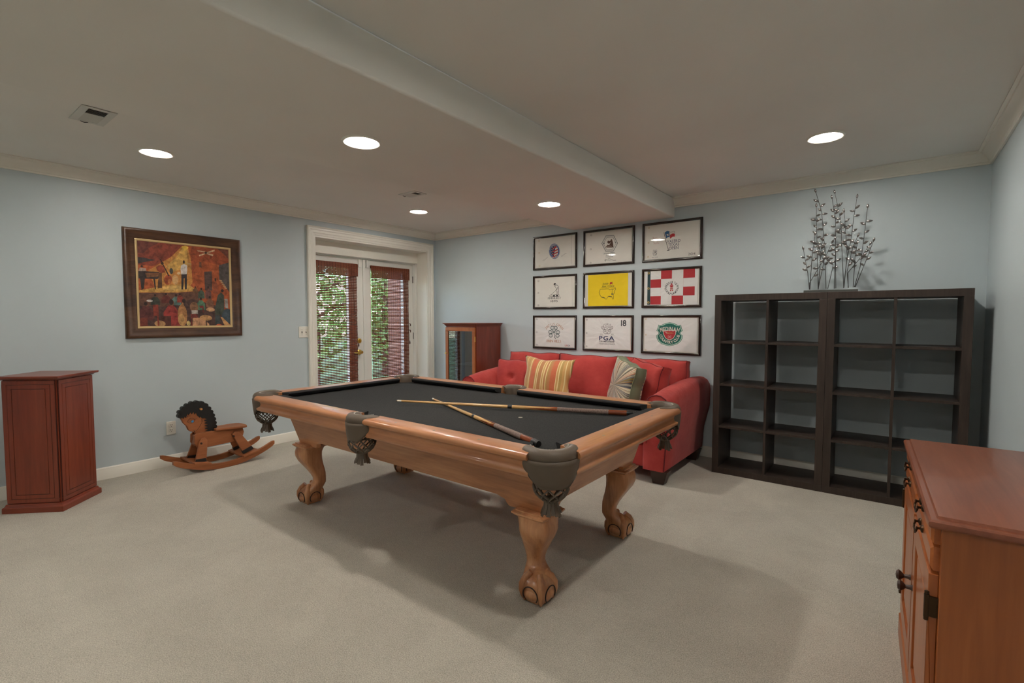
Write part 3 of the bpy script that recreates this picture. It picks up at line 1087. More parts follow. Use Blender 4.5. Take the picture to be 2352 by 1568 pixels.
CZ = M['cherryZ']
def sqbox(hx0, hx1, hy0, hy1):
    return [(hx0, hy0), (hx1, hy0), (hx1, hy1), (hx0, hy1)]
t = thing('corner_cabinet', 'small closed red wood cabinet with grooved panels beside the left wall', 'cabinet', (.358, -4.0, 0), pi / 4)
b = MB(); b.box(-.165, .156, -.156, .165, .055, .89, CZ); put('body', b, t, smooth=0, bevel=.002)
b = MB()
hs = [(.184, 0), (.184, .034), (.180, .040), (.174, .044), (.170, .056), (.164, .058)]
b.loft([[(-h, -h, z), (h, -h, z), (h, h, z), (-h, h, z)] for h, z in hs], M['cherryX']); put('plinth', b, t, smooth=0, bevel=.0015)
b = MB()
hs = [(.164, .888), (.170, .890), (.176, .896), (.188, .900), (.192, .905), (.192, .912), (.190, .9145)]
b.loft([[(-h, -h, z), (h, -h, z), (h, h, z), (-h, h, z)] for h, z in hs], M['cherryX']); put('top', b, t, smooth=0)
b = MB(); grooved(b, -.163, .150, .062, .884, -.157, CZ); put('door', b, t, smooth=0, bevel=.001)
b = MB(); grooved(b, -.150, .163, .062, .884, -.157, CZ); b.map(lambda p: Vector((-p.y, p.x, p.z))); put('side_panel', b, t, smooth=0, bevel=.001)

# ---------------------------------------------------------------- curio cabinet by the back wall
t = thing('curio_cabinet', 'tall red wood cabinet with a glass door beside the sofa', 'cabinet', (.935, -.255, 0), 0)
hx, hy, hz = .245, .222, 1.205
b = MB()
CX_ = M['cherryX']
b.box(hx - .016, hx, -hy, hy, .05, hz, CZ); b.box(-hx, -hx + .016, -hy, hy, .05, hz, CZ)
b.box(-hx + .016, hx - .016, hy - .008, hy, .05, hz, CZ)
b.box(-hx + .016, hx - .016, -hy + .02, hy - .008, .05, .075, CZ); b.box(-hx, hx, -hy, hy, hz - .02, hz, CZ)
put('body', b, t, smooth=0, bevel=.001)
b = MB()
b.loft([[(-hx - d, -hy - d, z), (hx + d, -hy - d, z), (hx + d, hy, z), (-hx - d, hy, z)] for d, z in ((0, 1.196), (.004, 1.198), (.008, 1.206), (.020, 1.222), (.030, 1.228), (.033, 1.231), (.033, 1.237), (0, 1.2375))], CX_); put('cornice', b, t, smooth=0)
b = MB()
b.loft([[(-hx - d, -hy - d, z), (hx + d, -hy - d, z), (hx + d, hy, z), (-hx - d, hy, z)] for d, z in ((.016, 0), (.016, .05), (.008, .058), (0, .06))], CX_); put('plinth', b, t, smooth=0)
b = MB()
w = .045
for q in ((-hx + .002, hx - .008, 1.14, 1.185), (-hx + .002, hx - .008, .07, .115), (-hx + .002, -hx + w, .115, 1.14), (hx - w - .006, hx - .008, .115, 1.14)):
    b.box(q[0], q[1], -hy - .018, -hy - .001, q[2], q[3], M['amberZ'])
dr = put('door', b, t, smooth=0, bevel=.003)
b = MB(); b.box(-hx + w, hx - w - .006, -hy - .010, -hy - .007, .115, 1.14, M['smokeglass']); put('glass_pane', b, dr, smooth=0)
b = MB(); b.lathe([(0, -.024), (.008, -.024), (.011, -.018), (.007, -.008), (.004, 0)], M['brass'], (-hx + .022, -hy - .018, .87), 14, 'Y'); put('knob', b, dr)
for zz in (.25, 1.05):
    b = MB(); b.tube([(hx - .004, -hy - .016, zz - .03), (hx - .004, -hy - .016, zz + .03)], .0045, M['brass'], 8); put('hinge', b, dr)
for zz in (.42, .72):
    b = MB(); b.box(-hx + .017, hx - .017, -hy + .03, hy - .01, zz, zz + .014, CX_); put('shelf', b, t, smooth=0)

# ---------------------------------------------------------------- sideboard at the right
t = thing('sideboard', 'reddish brown wooden sideboard with drawers and doors at the right wall', 'sideboard', (5.068, -3.148, 0), .0346)
SL, SD = .984, .392
AX, AY, AZ = M['amberX'], M['amberY'], M['amberZ']
b = MB(); b.box(.028, SD - .004, .024, SL - .024, .10, .79, AZ); put('body', b, t, smooth=0, bevel=.002)
b = MB()
def rr(i, z):
    return [(i, i, z), (SD, i, z), (SD, SL - i, z), (i, SL - i, z)]
b.loft([rr(.016, .784), rr(.006, .786), rr(.001, .791), rr(0, .797), rr(.001, .803), rr(.006, .807), rr(.017, .8085), rr(.018, .8095), rr(.020, .8145), rr(.024, .8155)], M['chestnut']); put('top', b, t, smooth=30)
b = MB()
b.box(.006, SD - .004, .010, SL - .010, 0, .085, AY)
b.loft([[(.006, .010, .085), (SD - .004, .010, .085), (SD - .004, SL - .01, .085), (.006, SL - .01, .085)], [(.022, .020, .105), (SD - .004, .020, .105), (SD - .004, SL - .02, .105), (.022, SL - .02, .105)]], AY)
put('plinth', b, t, smooth=0, bevel=.002)
cols = ((.040, .482), (.502, .944))
for c0, c1 in cols:
    for z0, z1 in ((.736, .780), (.668, .728)):
        b = MB()
        b.loft([[(.028, c0, z0), (.028, c1, z0), (.028, c1, z1), (.028, c0, z1)], [(.016, c0, z0), (.016, c1, z0), (.016, c1, z1), (.016, c0, z1)], [(.010, c0 + .008, z0 + .008), (.010, c1 - .008, z0 + .008), (.010, c1 - .008, z1 - .008), (.010, c0 + .008, z1 - .008)]], AY)
        o = put('drawer', b, t, smooth=0)
        cm, zm = (c0 + c1) / 2, (z0 + z1) / 2
        b = MB()
        for s in (-1, 1):
            b.lathe([(0, .010), (.011, .010), (.010, .005), (.0035, .003), (.0035, -.002), (.005, -.005), (0, -.007)], M['bronze'], (0, cm + s * .030, zm + .006), 12, 'X')
        b.tube([(-.003, cm - .030, zm + .006), (-.006, cm - .030, zm - .004), (-.007, cm - .020, zm - .011), (-.007, cm, zm - .008), (-.007, cm + .020, zm - .011), (-.006, cm + .030, zm - .004), (-.003, cm + .030, zm + .006)], .0026, M['bronze'], 8)
        put('handle', b, o)
    z0, z1 = .118, .658
    b = MB()
    for q in ((c0, c1, z0, z0 + .07), (c0, c1, z1 - .07, z1), (c0, c0 + .07, z0 + .07, z1 - .07), (c1 - .07, c1, z0 + .07, z1 - .07)):
        b.box(.008, .028, q[0], q[1], q[2], q[3], AZ)
    b.loft([[(.022, c0 + .07, z0 + .07), (.022, c1 - .07, z0 + .07), (.022, c1 - .07, z1 - .07), (.022, c0 + .07, z1 - .07)], [(.012, c0 + .10, z0 + .10), (.012, c1 - .10, z0 + .10), (.012, c1 - .10, z1 - .10), (.012, c0 + .10, z1 - .10)]], AZ)
    o = put('door', b, t, smooth=0, bevel=.002)
    ck = c1 - .03 if c0 < .2 else c0 + .03
    b = MB(); b.lathe([(0, .008), (.010, .008), (.007, .002), (.006, -.010), (.014, -.018), (.017, -.024), (.012, -.030), (0, -.032)], M['darkfoot'], (0, ck, .43), 16, 'X'); put('knob', b, o)
    ch = c0 - .002 if c0 < .2 else c1 + .002
    for zz in (.22, .575):
        b = MB()
        b.tube([(.006, ch, zz - .030), (.006, ch, zz + .030)], .0055, M['bronze'], 8)
        for s in (-.034, .034):
            b.lathe([(0, -.006), (.005, -.003), (.005, .003), (0, .006)], M['bronze'], (.006, ch, zz + s), 8)
        b.box(.0075, .0285, ch - .003, ch + .003, zz - .026, zz + .026, M['bronze'])
        put('hinge', b, o, smooth=30)


# ================================================================ dark cube bookcases
ES = M['espresso']
def bookcase(x0, label):
    t = thing('bookcase', label, 'bookcase', (x0 + .395, -.249, 0), 0, 'dark open cube bookcases')
    w, d, p, h = .395, .195, .050, 1.49
    def part(n, *q):
        b = MB(); b.box(*q, ES); return put(n, b, t, smooth=0, bevel=.0015)
    part('side_panel', -w + .0005, -w + p, -d, d, p, h - p); part('side_panel', w - p, w - .0005, -d, d, p, h - p)
    part('top_panel', -w + .0005, w - .0005, -d, d, h - p, h); part('bottom_panel', -w + .0005, w - .0005, -d, d, 0, p)
    part('divider', -.009, .009, -d + .002, d - .002, p, h - p)
    c = (h - 2 * p - 3 * .018) / 4
    for i in range(3):
        z = p + c * (i + 1) + .018 * i
        part('shelf', -w + p, -.009, -d + .004, d - .004, z, z + .018)
        part('shelf', .009, w - p, -d + .004, d - .004, z, z + .018)
    return t
bookcase(3.813, 'dark brown open cube bookcase on the side next to the sofa')
bookcase(4.603, 'dark brown open cube bookcase on the side next to the room corner')

# metal branch sculpture on top
t = thing('branch_sculpture', 'metal leafy branch sculpture on a flat grey bar on the bookcases', 'sculpture', (4.605, -.28, 1.49))
b = MB(); b.box(-.172, .172, -.03, .03, 0, .022, M['bar']); put('base_bar', b, t, smooth=0, bevel=.002)
def S(X, Y):
    x = 4.421 + (X / 6.273 - 27) * .00278
    z = 1.517 + (664 - 430 - Y / 6.273) * .00331 * (1 - .16 * (x - 4.46))
    return x - 4.59, max(.02, z - 1.49)
stems = [[(245, 1465), (215, 1230), (180, 1080), (140, 890)], [(250, 1465), (265, 1100), (280, 900), (305, 690)], [(370, 1465), (348, 1080), (328, 700), (312, 480), (305, 270)], [(378, 1465), (398, 1000), (404, 850), (420, 770)], [(372, 1465), (462, 960), (422, 640), (385, 330), (295, 60)], [(248, 1465), (238, 1365), (460, 990), (545, 800)], [(490, 1460), (470, 1130), (380, 890)], [(515, 1460), (582, 1110), (470, 980)], [(605, 1460), (605, 800), (595, 450), (540, 170)], [(632, 1460), (612, 980), (600, 760)], [(740, 1455), (705, 1000), (668, 480), (573, 85)], [(735, 1455), (775, 1000), (742, 640), (712, 365)], [(745, 1455), (770, 1050), (815, 800), (850, 400), (880, 160)], [(805, 1455), (780, 1220), (850, 860), (905, 730)], [(870, 1450), (882, 1000), (905, 820)], [(890, 1450), (960, 1150), (1000, 700), (1030, 320)], [(898, 1450), (1030, 1080), (1120, 800)], [(800, 1455), (790, 1230), (960, 1010), (1068, 840)]]
rnd = random.Random(11)
for i, s in enumerate(stems):
    yy = (i % 3 - 1) * .012
    lean = rnd.uniform(-.03, .03)
    ctrl = []
    for (X, Y) in s:
        x, z = S(X, Y)
        ctrl.append(Vector((x, yy + lean * (z / .7), z)))
    pts = []
    for a, c in zip(ctrl, ctrl[1:]):
        for k in range(4):
            pts.append(a.lerp(c, k / 4))
    pts.append(ctrl[-1])
    b = MB()
    b.tube(pts, [.0028 - .0012 * k / len(pts) for k in range(len(pts))], M['twig'], 6)
    def leaf(p, dv, l):
        dv = dv.normalized()
        sd = dv.cross(Vector((0, 1, 0)))
        if sd.length < .1:
            sd = Vector((1, 0, 0))
        sd.normalize()
        nn = dv.cross(sd)
        secs = []
        for f, w_ in ((0, .05), (.2, .26), (.45, .36), (.7, .28), (.9, .12), (1, .02)):
            c = p + dv * l * f + nn * (l * .10 * sin(pi * f))
            secs.append([c + sd * l * w_ * .62, c + nn * l * w_ * .30, c - sd * l * w_ * .62, c - nn * l * w_ * .16])
        b.loft(secs, M['twigleaf'])
    leaf(pts[-1], pts[-1] - pts[-2], .034)
    n = 3 + int(ctrl[-1].z * 8)
    for k in range(n):
        f = .42 + .5 * k / n + rnd.uniform(-.02, .02)
        idx = f * (len(pts) - 1)
        p = pts[int(idx)].lerp(pts[min(int(idx) + 1, len(pts) - 1)], idx % 1)
        sgn = 1 if (k + i) % 2 else -1
        leaf(p, Vector((sgn * rnd.uniform(.5, 1), rnd.uniform(-.5, .4), rnd.uniform(.1, .8))), rnd.uniform(.034, .044))
    put('branch', b, t, smooth=60)

# ================================================================ sofa
SF = (2.57, -.56, 0)
def rel(mb, o=SF):
    return mb.map(lambda p: p - Vector(o))
t = thing('sofa', 'red suede three-seat sofa along the back wall behind the pool table', 'sofa', SF)
SU = M['suede']
b = MB(); b.box(1.62, 3.50, -1.0, -.06, .105, .30, SU); put('base', rel(b), t, bevel=.02)
def arm(s):
    """flared arm with a rolled crest; s=+1 is the arm near the bookcases"""
    xo = 3.655 if s > 0 else 1.475
    secs = []
    for y, up in ((-1.045, -.03), (-1.035, 0), (-.80, .035), (-.50, .06), (-.25, .07), (-.06, .06), (-.045, .04)):
        f = 1 if y < -.9 else 1
        pr = [(-.205, .105), (-.035, .105), (-.022, .30), (-.004, .50), (0, .585), (-.006, .635), (-.028, .672), (-.062, .694), (-.100, .700), (-.140, .690), (-.172, .664), (-.190, .62), (-.198, .56), (-.205, .40)]
        fl = .03 * (y + 1.045)
        k = .012 if y in (-1.045, -.045) else 0
        secs.append([(xo + s * (u + (fl if z > .3 else 0)) - s * (k if u > -.1 else -k), y, z + (up if z > .55 else 0) - (k if z > .55 else 0)) for u, z in pr])
    b = MB(); b.loft(secs, SU); put('arm', rel(b), t, smooth=60)
    b = MB()      # welt along the front of the arm
    pr = [(-.205, .30), (-.199, .56), (-.188, .62), (-.172, .664), (-.140, .690), (-.100, .700), (-.062, .694), (-.028, .672), (-.006, .635), (0, .585), (-.004, .50), (-.022, .30), (-.035, .11)]
    b.tube([(xo + s * u, -1.037, z) for u, z in pr], .005, M['piping'], 6); put('welt', rel(b), t.children[-1])
arm(1); arm(-1)
b = MB(); b.loft([[(1.66, -.05, .2), (3.48, -.05, .2), (3.48, -.25, .2), (1.66, -.25, .2)], [(1.66, -.05, .80), (3.50, -.05, .80), (3.50, -.16, .80), (1.66, -.16, .80)], [(1.68, -.07, .83), (3.48, -.07, .83), (3.48, -.14, .83), (1.68, -.14, .83)]], SU)
put('back', rel(b), t, bevel=.02)


def cushion(w, h, tk, m, p=2.6, q=.5, n=22, pinch=.06, puff=0, side=None, band=0, dimple=0, seed=0):
    """stuffed cushion standing in the local x-z plane, thickness along y"""
    rnd = random.Random(seed)
    ph = [rnd.uniform(0, 6.28) for _ in range(6)]
    b = MB()
    def pt(i, j, sg):
        u, v = -1 + 2 * i / n, -1 + 2 * j / n
        f = ((1 - abs(u) ** p) * (1 - abs(v) ** p)) ** q if abs(u) < 1 and abs(v) < 1 else 0
        f *= 1 + puff * (1 - u * u) * (1 - v * v)
        f *= 1 + .05 * sin(5 * u + ph[0]) * sin(4 * v + ph[1])
        d = dimple * math.exp(-((u / .16) ** 2 + (v / .16) ** 2))
        x = w * u * (1 - pinch * (1 - v * v)) + .006 * sin(7 * v + ph[2]) * abs(u)
        z = h * v * (1 - pinch * (1 - u * u)) + .006 * sin(6 * u + ph[3]) * abs(v)
        return (x, sg * (band + tk * (f - d if sg < 0 else f)), z)
    for sg in (-1, 1):
        vs = [pt(i, j, sg) for i in range(n + 1) for j in range(n + 1)]
        fs = [(i * (n + 1) + j, (i + 1) * (n + 1) + j, (i + 1) * (n + 1) + j + 1, i * (n + 1) + j + 1) for i in range(n) for j in range(n)]
        b.add(vs, fs, m)
    rim = [(i, 0) for i in range(n)] + [(n, j) for j in range(n)] + [(i, n) for i in range(n, 0, -1)] + [(0, j) for j in range(n, 0, -1)]
    if band:
        b.loft([[pt(i, j, -1) for i, j in rim], [Vector(pt(i, j, -1)) * .5 + Vector(pt(i, j, 1)) * .5 + Vector((pt(i, j, 1)[0] * .02, 0, pt(i, j, 1)[2] * .02)) for i, j in rim], [pt(i, j, 1) for i, j in rim]], side or m, caps=False)
    return b, [pt(i, j, -1) for i, j in rim]


def welt(pts, m, r=.004):
    b = MB(); n = len(pts)
    secs = []
    for i in range(n):
        a, c = Vector(pts[i - 1]), Vector(pts[(i + 1) % n])
        d = (c - a).normalized(); u = d.cross(Vector((0, 1, 0))).normalized(); v = Vector((0, 1, 0))
        secs.append([Vector(pts[i]) + (u * cos(2 * pi * k / 6) + v * sin(2 * pi * k / 6)) * r for k in range(6)])
    b.loft(secs, m, ring=True)
    return b

for i, cx in enumerate((1.97, 2.575, 3.18)):
    b, _ = cushion(.302, .27, .03, SU, 6, .4, 16, .01, .5, band=.055)
    b.map(lambda p: Vector((p.x, -p.z * 1.5, p.y + .37)) + Vector((cx, -.64, 0)) - Vector(SF))
    put('seat_cushion', b, t, smooth=70)
for i, (cx, w_) in enumerate(((1.89, .325), (2.56, .335), (3.23, .325))):
    b, rim = cushion(w_, .225, .065, SU, 5, .45, 22, .02, .35, band=.05, seed=i + 3)
    rt = Matrix.Rotation(R(-11), 4, 'X')
    fn = lambda p: rt @ p + Vector((cx, -.315, .690)) - Vector(SF)
    b.map(fn)
    o = put('back_cushion', b, t, smooth=70)
    wb = welt(rim, M['piping']); wb.map(fn); put('welt', wb, o)
for x, y, dx in ((3.57, -.985, 1), (1.56, -.985, -1), (3.56, -.16, 1), (1.56, -.16, -1)):
    b = MB(); b.loft([[(x - .045, y - .035, 0), (x + .045, y - .035, 0), (x + .045, y + .035, 0), (x - .045, y + .035, 0)], [(x - .075 + dx * .01, y - .045, .104), (x + .065 + dx * .01, y - .045, .104), (x + .065 + dx * .01, y + .045, .104), (x - .075 + dx * .01, y + .045, .104)]], M['darkfoot'])
    put('foot', rel(b), t, bevel=.003, smooth=0)

# loose pillows
def pillow(name, label, loc, rz, tilt, roll, grp, **k):
    t = thing(name, label, 'pillow', loc, 0, grp)
    t.rotation_euler = (Matrix.Rotation(rz, 3, 'Z') @ Matrix.Rotation(-tilt, 3, 'X') @ Matrix.Rotation(roll, 3, 'Y')).to_euler()
    return t
t = pillow('throw_pillow', 'red buttoned pillow at the sofa end next to the curio cabinet', (1.835, -.600, .660), R(4), R(14), 0, 'loose pillows on the sofa')
b, rim = cushion(.235, .195, .075, SU, 3.5, .5, 24, .02, .1, dimple=.45, seed=1); put('cover', b, t, smooth=180)
put('welt', welt(rim, M['piping'], .0035), t)
b = MB(); b.lathe([(0, -.052), (.012, -.050), (.016, -.044), (.014, -.036)], SU, (0, 0, 0), 16, 'Y'); put('button', b, t)
t = pillow('throw_pillow', 'plain red pillow leaning behind the pleated rosette pillow', (3.275, -.575, .690), R(-30), R(12), R(6), 'loose pillows on the sofa')
b, rim = cushion(.215, .215, .055, SU, 4, .45, 22, .03, .15, band=.045, seed=2); put('cover', b, t, smooth=70)
put('welt', welt(rim, M['piping'], .0035), t)
t = pillow('throw_pillow', 'gold and orange striped pillow on the sofa', (2.345, -.755, .688), R(3), R(15), R(1), 'loose pillows on the sofa')
b, rim = cushion(.285, .235, .085, M['stripe'], 2.4, .55, 28, .13, .1, seed=5); put('cover', b, t, smooth=180)
t = pillow('throw_pillow', 'pleated rosette pillow with a sage green border on the sofa', (3.175, -.765, .712), R(-40), R(10), R(10), 'loose pillows on the sofa')
b, rim = cushion(.205, .205, .04, M['rosette'], 3.2, .5, 24, .03, .1, side=M['sage'], band=.045, seed=6); put('cover', b, t, smooth=60)
put('welt', welt(rim, M['sage'], .004), t)
b = MB(); b.lathe([(0, -.088), (.012, -.087), (.016, -.080), (.012, -.074)], M['flagcream'], (-.045, 0, -.02), 14, 'Y'); put('button', b, t)


# ================================================================ rocking horse
HO = (.28, -2.95, 0)
t = thing('rocking_horse', 'wooden rocking horse with a black curly mane by the left wall', 'rocking horse', HO)
HW, BP_ = M['horse'], M['blackpaint']
def rh(b):
    return b.map(lambda p: p - Vector(HO))
for x in (.425, .135):
    top, bot = [], []
    for k in range(37):
        f = k / 36
        y = -3.30 + .82 * f
        zb = .64 * (y + 2.90) ** 2
        top.append((y, zb + .046 - .010 * abs(2 * f - 1) ** 30)); bot.append((y, zb + .010 * abs(2 * f - 1) ** 30))
    b = MB(); b.prism(bot + top[::-1], x - .013, x + .013, HW, 'YZ'); put('rocker', rh(b), t, bevel=.004)
for y0, y1, z in ((-3.15, -3.02, .076), (-2.76, -2.62, .075)):
    s = .045 if y0 < -3 else -.045
    b = MB(); b.loft([[(x, y0, z + (.018 if y0 < -3 else -.008)), (x, y1, z + (-.008 if y0 < -3 else .020)), (x, y1, z + (-.008 if y0 < -3 else .020) - .018), (x, y0, z + (.018 if y0 < -3 else -.008) - .018)] for x in (.118, .442)], HW)
    put('footrest', rh(b), t, bevel=.003, smooth=0)
def leg(side, pts, band):
    b = MB()
    x0 = .28 + side * .052
    poly = pts
    n = len(poly)
    def X(z):
        return x0 + side * (.27 - z) * .16
    vs = [(X(z), y, z) for y, z in poly] + [(X(z) + side * .022, y, z) for y, z in poly]
    tri = tessellate_polygon([[Vector((y, z, 0)) for y, z in poly]])
    b.add(vs, [tuple(q) for q in tri] + [tuple(n + i for i in q)[::-1] for q in tri] + [(k, (k + 1) % n, n + (k + 1) % n, n + k) for k in range(n)], HW)
    o = put('leg', rh(b), t, bevel=.003, smooth=30)
    b = MB()
    vs = [(X(z) - side * .001, y, z) for y, z in band] + [(X(z) + side * .0232, y, z) for y, z in band]
    b.add(vs, [(0, 1, 2, 3), (7, 6, 5, 4)] + [(k, (k + 1) % 4, 4 + (k + 1) % 4, 4 + k) for k in range(4)], BP_)
    put('hoof_band', rh(b), o, smooth=0)
    b = MB(); b.lathe([(0, .026), (.008, .025), (.010, .021)], M['darkfoot'], (0, 0, 0), 10, 'X')
    cy, cz = (poly[0][0] + poly[-1][0]) / 2, poly[0][1] - .02
    b.map(lambda p: Vector((X(cz) + side * p.x, cy + p.y, cz + p.z))); put('peg', rh(b), o)
fl = [(-3.075, .250), (-3.125, .085), (-3.040, .078), (-3.015, .250), (-3.030, .272), (-3.058, .272)]
fb = [(-3.126, .082), (-3.131, .112), (-3.039, .108), (-3.036, .074)]
fb = [(-3.1265, .080), (-3.1180, .108), (-3.0430, .104), (-3.0390, .075)]
bl = [(-2.815, .262), (-2.735, .075), (-2.645, .105), (-2.740, .250), (-2.765, .278), (-2.795, .280)]
bb = [(-2.7365, .072), (-2.7490, .100), (-2.6650, .130), (-2.6445, .102)]
for s in (1, -1):
    leg(s, fl, fb); leg(s, bl, bb)
bp = [(-3.105, .300), (-3.085, .318), (-2.930, .312), (-2.715, .300), (-2.705, .262), (-2.715, .228), (-2.790, .188), (-3.000, .182), (-3.085, .190), (-3.108, .232)]
b = MB()
for s in (1, -1):
    b.prism(bp, .28 + s * .030, .28 + s * .052, HW, 'YZ')
b.prism([(-3.100, .300), (-3.085, .300), (-3.085, .20), (-3.104, .22)], .25, .31, HW, 'YZ')
put('body', rh(b), t, bevel=.003, smooth=30)
b = MB()
out = [(-2.945, .07), (-2.90, .072), (-2.82, .088), (-2.76, .100), (-2.715, .098), (-2.690, .080), (-2.680, .045)]
pl = [(.28 + w_, y) for y, w_ in out] + [(.28 - w_, y) for y, w_ in out[::-1]]
b.prism(pl, 0, .018, HW, 'XY'); b.map(lambda p: Vector((p.x, p.y, p.z + .3135 - (p.y + 2.945) * .035))); put('seat', rh(b), t, bevel=.004)
hd = [(-3.080, .290), (-3.088, .318), (-3.100, .328), (-3.122, .334), (-3.138, .350), (-3.150, .385), (-3.174, .415), (-3.188, .450), (-3.190, .490), (-3.165, .530), (-3.11, .555), (-3.05, .550), (-3.00, .52), (-2.97, .46), (-2.955, .39), (-2.950, .290)]
b = MB(); b.prism(hd, .264, .296, HW, 'YZ')
ho = put('head', rh(b), t, bevel=.003)
# scalloped mane with ragged inner edge
cen = [(-3.196, .478), (-3.192, .508), (-3.168, .536), (-3.140, .556), (-3.106, .570), (-3.068, .573), (-3.030, .562), (-3.000, .540), (-2.978, .510), (-2.962, .478), (-2.950, .446), (-2.942, .412), (-2.938, .378), (-2.936, .346), (-2.940, .320)]
inner = [(-2.985, .312), (-3.012, .320), (-2.985, .330), (-3.016, .342), (-2.988, .350), (-3.018, .366), (-2.990, .374), (-3.020, .390), (-2.996, .398), (-3.020, .412), (-2.998, .420), (-3.018, .436), (-3.030, .432), (-3.048, .452), (-3.052, .442), (-3.072, .468), (-3.078, .490), (-3.090, .476), (-3.096, .500), (-3.112, .482), (-3.118, .500), (-3.136, .478), (-3.140, .494), (-3.158, .458), (-3.162, .474), (-3.176, .452), (-3.184, .470)]
b = MB(); b.prism(cen + inner, .258, .302, BP_, 'YZ')
for y, z in cen:
    b.lathe([(0, .2575), (.019, .2575), (.0195, .28), (.019, .3025), (0, .3025)], BP_, (0, y, z), 14, 'X', caps=False)
put('mane', rh(b), ho, smooth=40)
b = MB(); b.tube([(.235, -3.045, .518), (.325, -3.045, .518)], .009, M['dowel'], 12); put('handle_peg', rh(b), ho)
b = MB()
def ys(pts, w=.0042):
    for a, c in zip(pts, pts[1:]):
        b.tube([(.2966, a[0], a[1]), (.2966, c[0], c[1])], w / 2, BP_, 5, flat=.4)
ys([(-3.146, .420), (-3.138, .436), (-3.122, .448), (-3.104, .448), (-3.090, .436), (-3.086, .426)]); ys([(-3.152, .420), (-3.120, .424), (-3.072, .440)])
ys([(-3.144, .418), (-3.128, .408), (-3.108, .406), (-3.094, .414), (-3.088, .426)]); ys([(-3.150, .462), (-3.138, .470), (-3.122, .470)])
ys([(-3.034, .430), (-3.034, .400), (-3.050, .370), (-3.064, .350), (-3.076, .336), (-3.096, .330)]); ys([(-3.098, .340), (-3.092, .324)])
put('face_lines', rh(b), ho, smooth=0)
b = MB(); b.lathe([(0, .298), (.010, .2975), (.0105, .2955)], M['blue'], (0, -3.106, .418), 14, 'X'); put('eye', rh(b), ho)


# ================================================================ jazz club painting on the left wall
t = thing('painting', 'framed painting of a jazz band on stage and its audience', 'painting', (0, -3.018, 1.585), pi / 2)
def frame_loft(hw, hh, prof, m):
    """prof: (distance in from the outer edge, out of the wall)"""
    secs = []
    for sx, sz in ((-1, -1), (1, -1), (1, 1), (-1, 1)):
        secs.append([(sx * (hw - d), -o, sz * (hh - d)) for d, o in prof])
    b = MB(); b.loft(secs, m, ring=True)
    return b
put('frame', frame_loft(.455, .457, [(0, .001), (0, .020), (.006, .030), (.014, .034), (.024, .032), (.034, .026), (.056, .024), (.070, .022), (.078, .018), (.085, .012), (.085, .001)], M['pframe']), t, smooth=50)
put('liner', frame_loft(.372, .374, [(0, .002), (0, .0155), (.003, .0165), (.014, .014), (.018, .009), (.018, .002)], M['gilt']), t, smooth=30)
PC = {}
def pc(r, g, bl):
    k = (r, g, bl)
    if k not in PC:
        q = NT('oil_paint')
        k0, k = k, tuple(round(c * .80 + g * .20) for c, g in zip(k, (150, 116, 98)))
        v = q.coord()
        c0 = lin(*[max(0, x * .72) for x in k]); c1 = lin(*[min(255, x * 1.18) for x in k])
        q.bump(q.noise(v, 90, 3), .15, .002)
        PC[k0] = q.set(q.ramp(q.noise(v, 26, 4, .65, .5), [(.3, c0), (.7, c1)]), .5, 0, .3)
        k = k0
    return PC[k]
HWc = .356
def Q(X, Y):
    u = (X - 203) / (1455 - 203)
    tp = 205 + 140 * u; bt = 1410 - 80 * u
    return ((u * 2 - 1) * HWc, (1 - 2 * (Y - tp) / (bt - tp)) * HWc)
b = MB()
b.box(-HWc, HWc, -.0085, -.003, -HWc, HWc, pc(168, 78, 40))
lay = [0]
def blob(col, pts):
    lay[0] += 1
    b.flat([Q(*p) for p in pts], -.0086 - .00002 * lay[0], pc(*col))
def ell(col, x, y, rx, ry, rot=0):
    blob(col, [(x + rx * cos(a) * cos(rot) - ry * sin(a) * sin(rot), y + rx * cos(a) * sin(rot) + ry * sin(a) * cos(rot)) for a in [2 * pi * k / 14 for k in range(14)]])
blob((128, 54, 40), [(203, 205), (820, 272), (760, 300), (640, 420), (500, 500), (380, 560), (205, 540)])
blob((92, 44, 38), [(203, 205), (480, 236), (360, 300), (280, 380), (203, 380)])
blob((150, 66, 38), [(900, 290), (1452, 346), (1452, 520), (1300, 540), (1000, 470), (930, 620), (900, 760)])
blob((104, 56, 46), [(1280, 326), (1452, 346), (1452, 470), (1380, 400)])
blob((196, 132, 62), [(780, 285), (860, 290), (900, 500), (910, 780), (830, 880), (420, 880), (330, 620), (620, 440)])
blob((214, 168, 84), [(790, 300), (850, 300), (850, 560), (640, 640), (560, 560), (700, 430)])
blob((226, 190, 70), [(775, 285), (830, 278), (870, 300), (840, 345), (785, 330)])
blob((208, 160, 78), [(203, 905), (520, 830), (830, 790), (985, 890), (700, 918), (205, 932)])
blob((222, 184, 104), [(500, 850), (700, 820), (860, 850), (760, 890), (520, 890)])
blob((92, 62, 50), [(205, 935), (700, 920), (1000, 895), (1000, 1060), (900, 1180), (205, 1180)])
blob((64, 46, 46), [(205, 1120), (520, 1120), (900, 1000), (1240, 1080), (1455, 1160), (1458, 1330), (210, 1408)])
blob((40, 40, 44), [(203, 435), (260, 440), (430, 475), (203, 525)])              # piano lid
blob((38, 34, 36), [(205, 630), (470, 640), (470, 720), (440, 740), (205, 735)])
blob((120, 78, 50), [(290, 655), (465, 650), (455, 700), (310, 720)])
blob((38, 34, 36), [(225, 735), (285, 735), (270, 870), (240, 900)]); blob((38, 34, 36), [(390, 730), (412, 730), (420, 880), (405, 880)])
ell((32, 28, 28), 252, 565, 16, 14); blob((168, 150, 140), [(225, 585), (300, 590), (310, 632), (210, 632)])
blob((146, 62, 42), [(430, 570), (480, 540), (530, 560), (545, 640), (500, 660), (440, 620)]); ell((34, 28, 26), 512, 520, 18, 20)
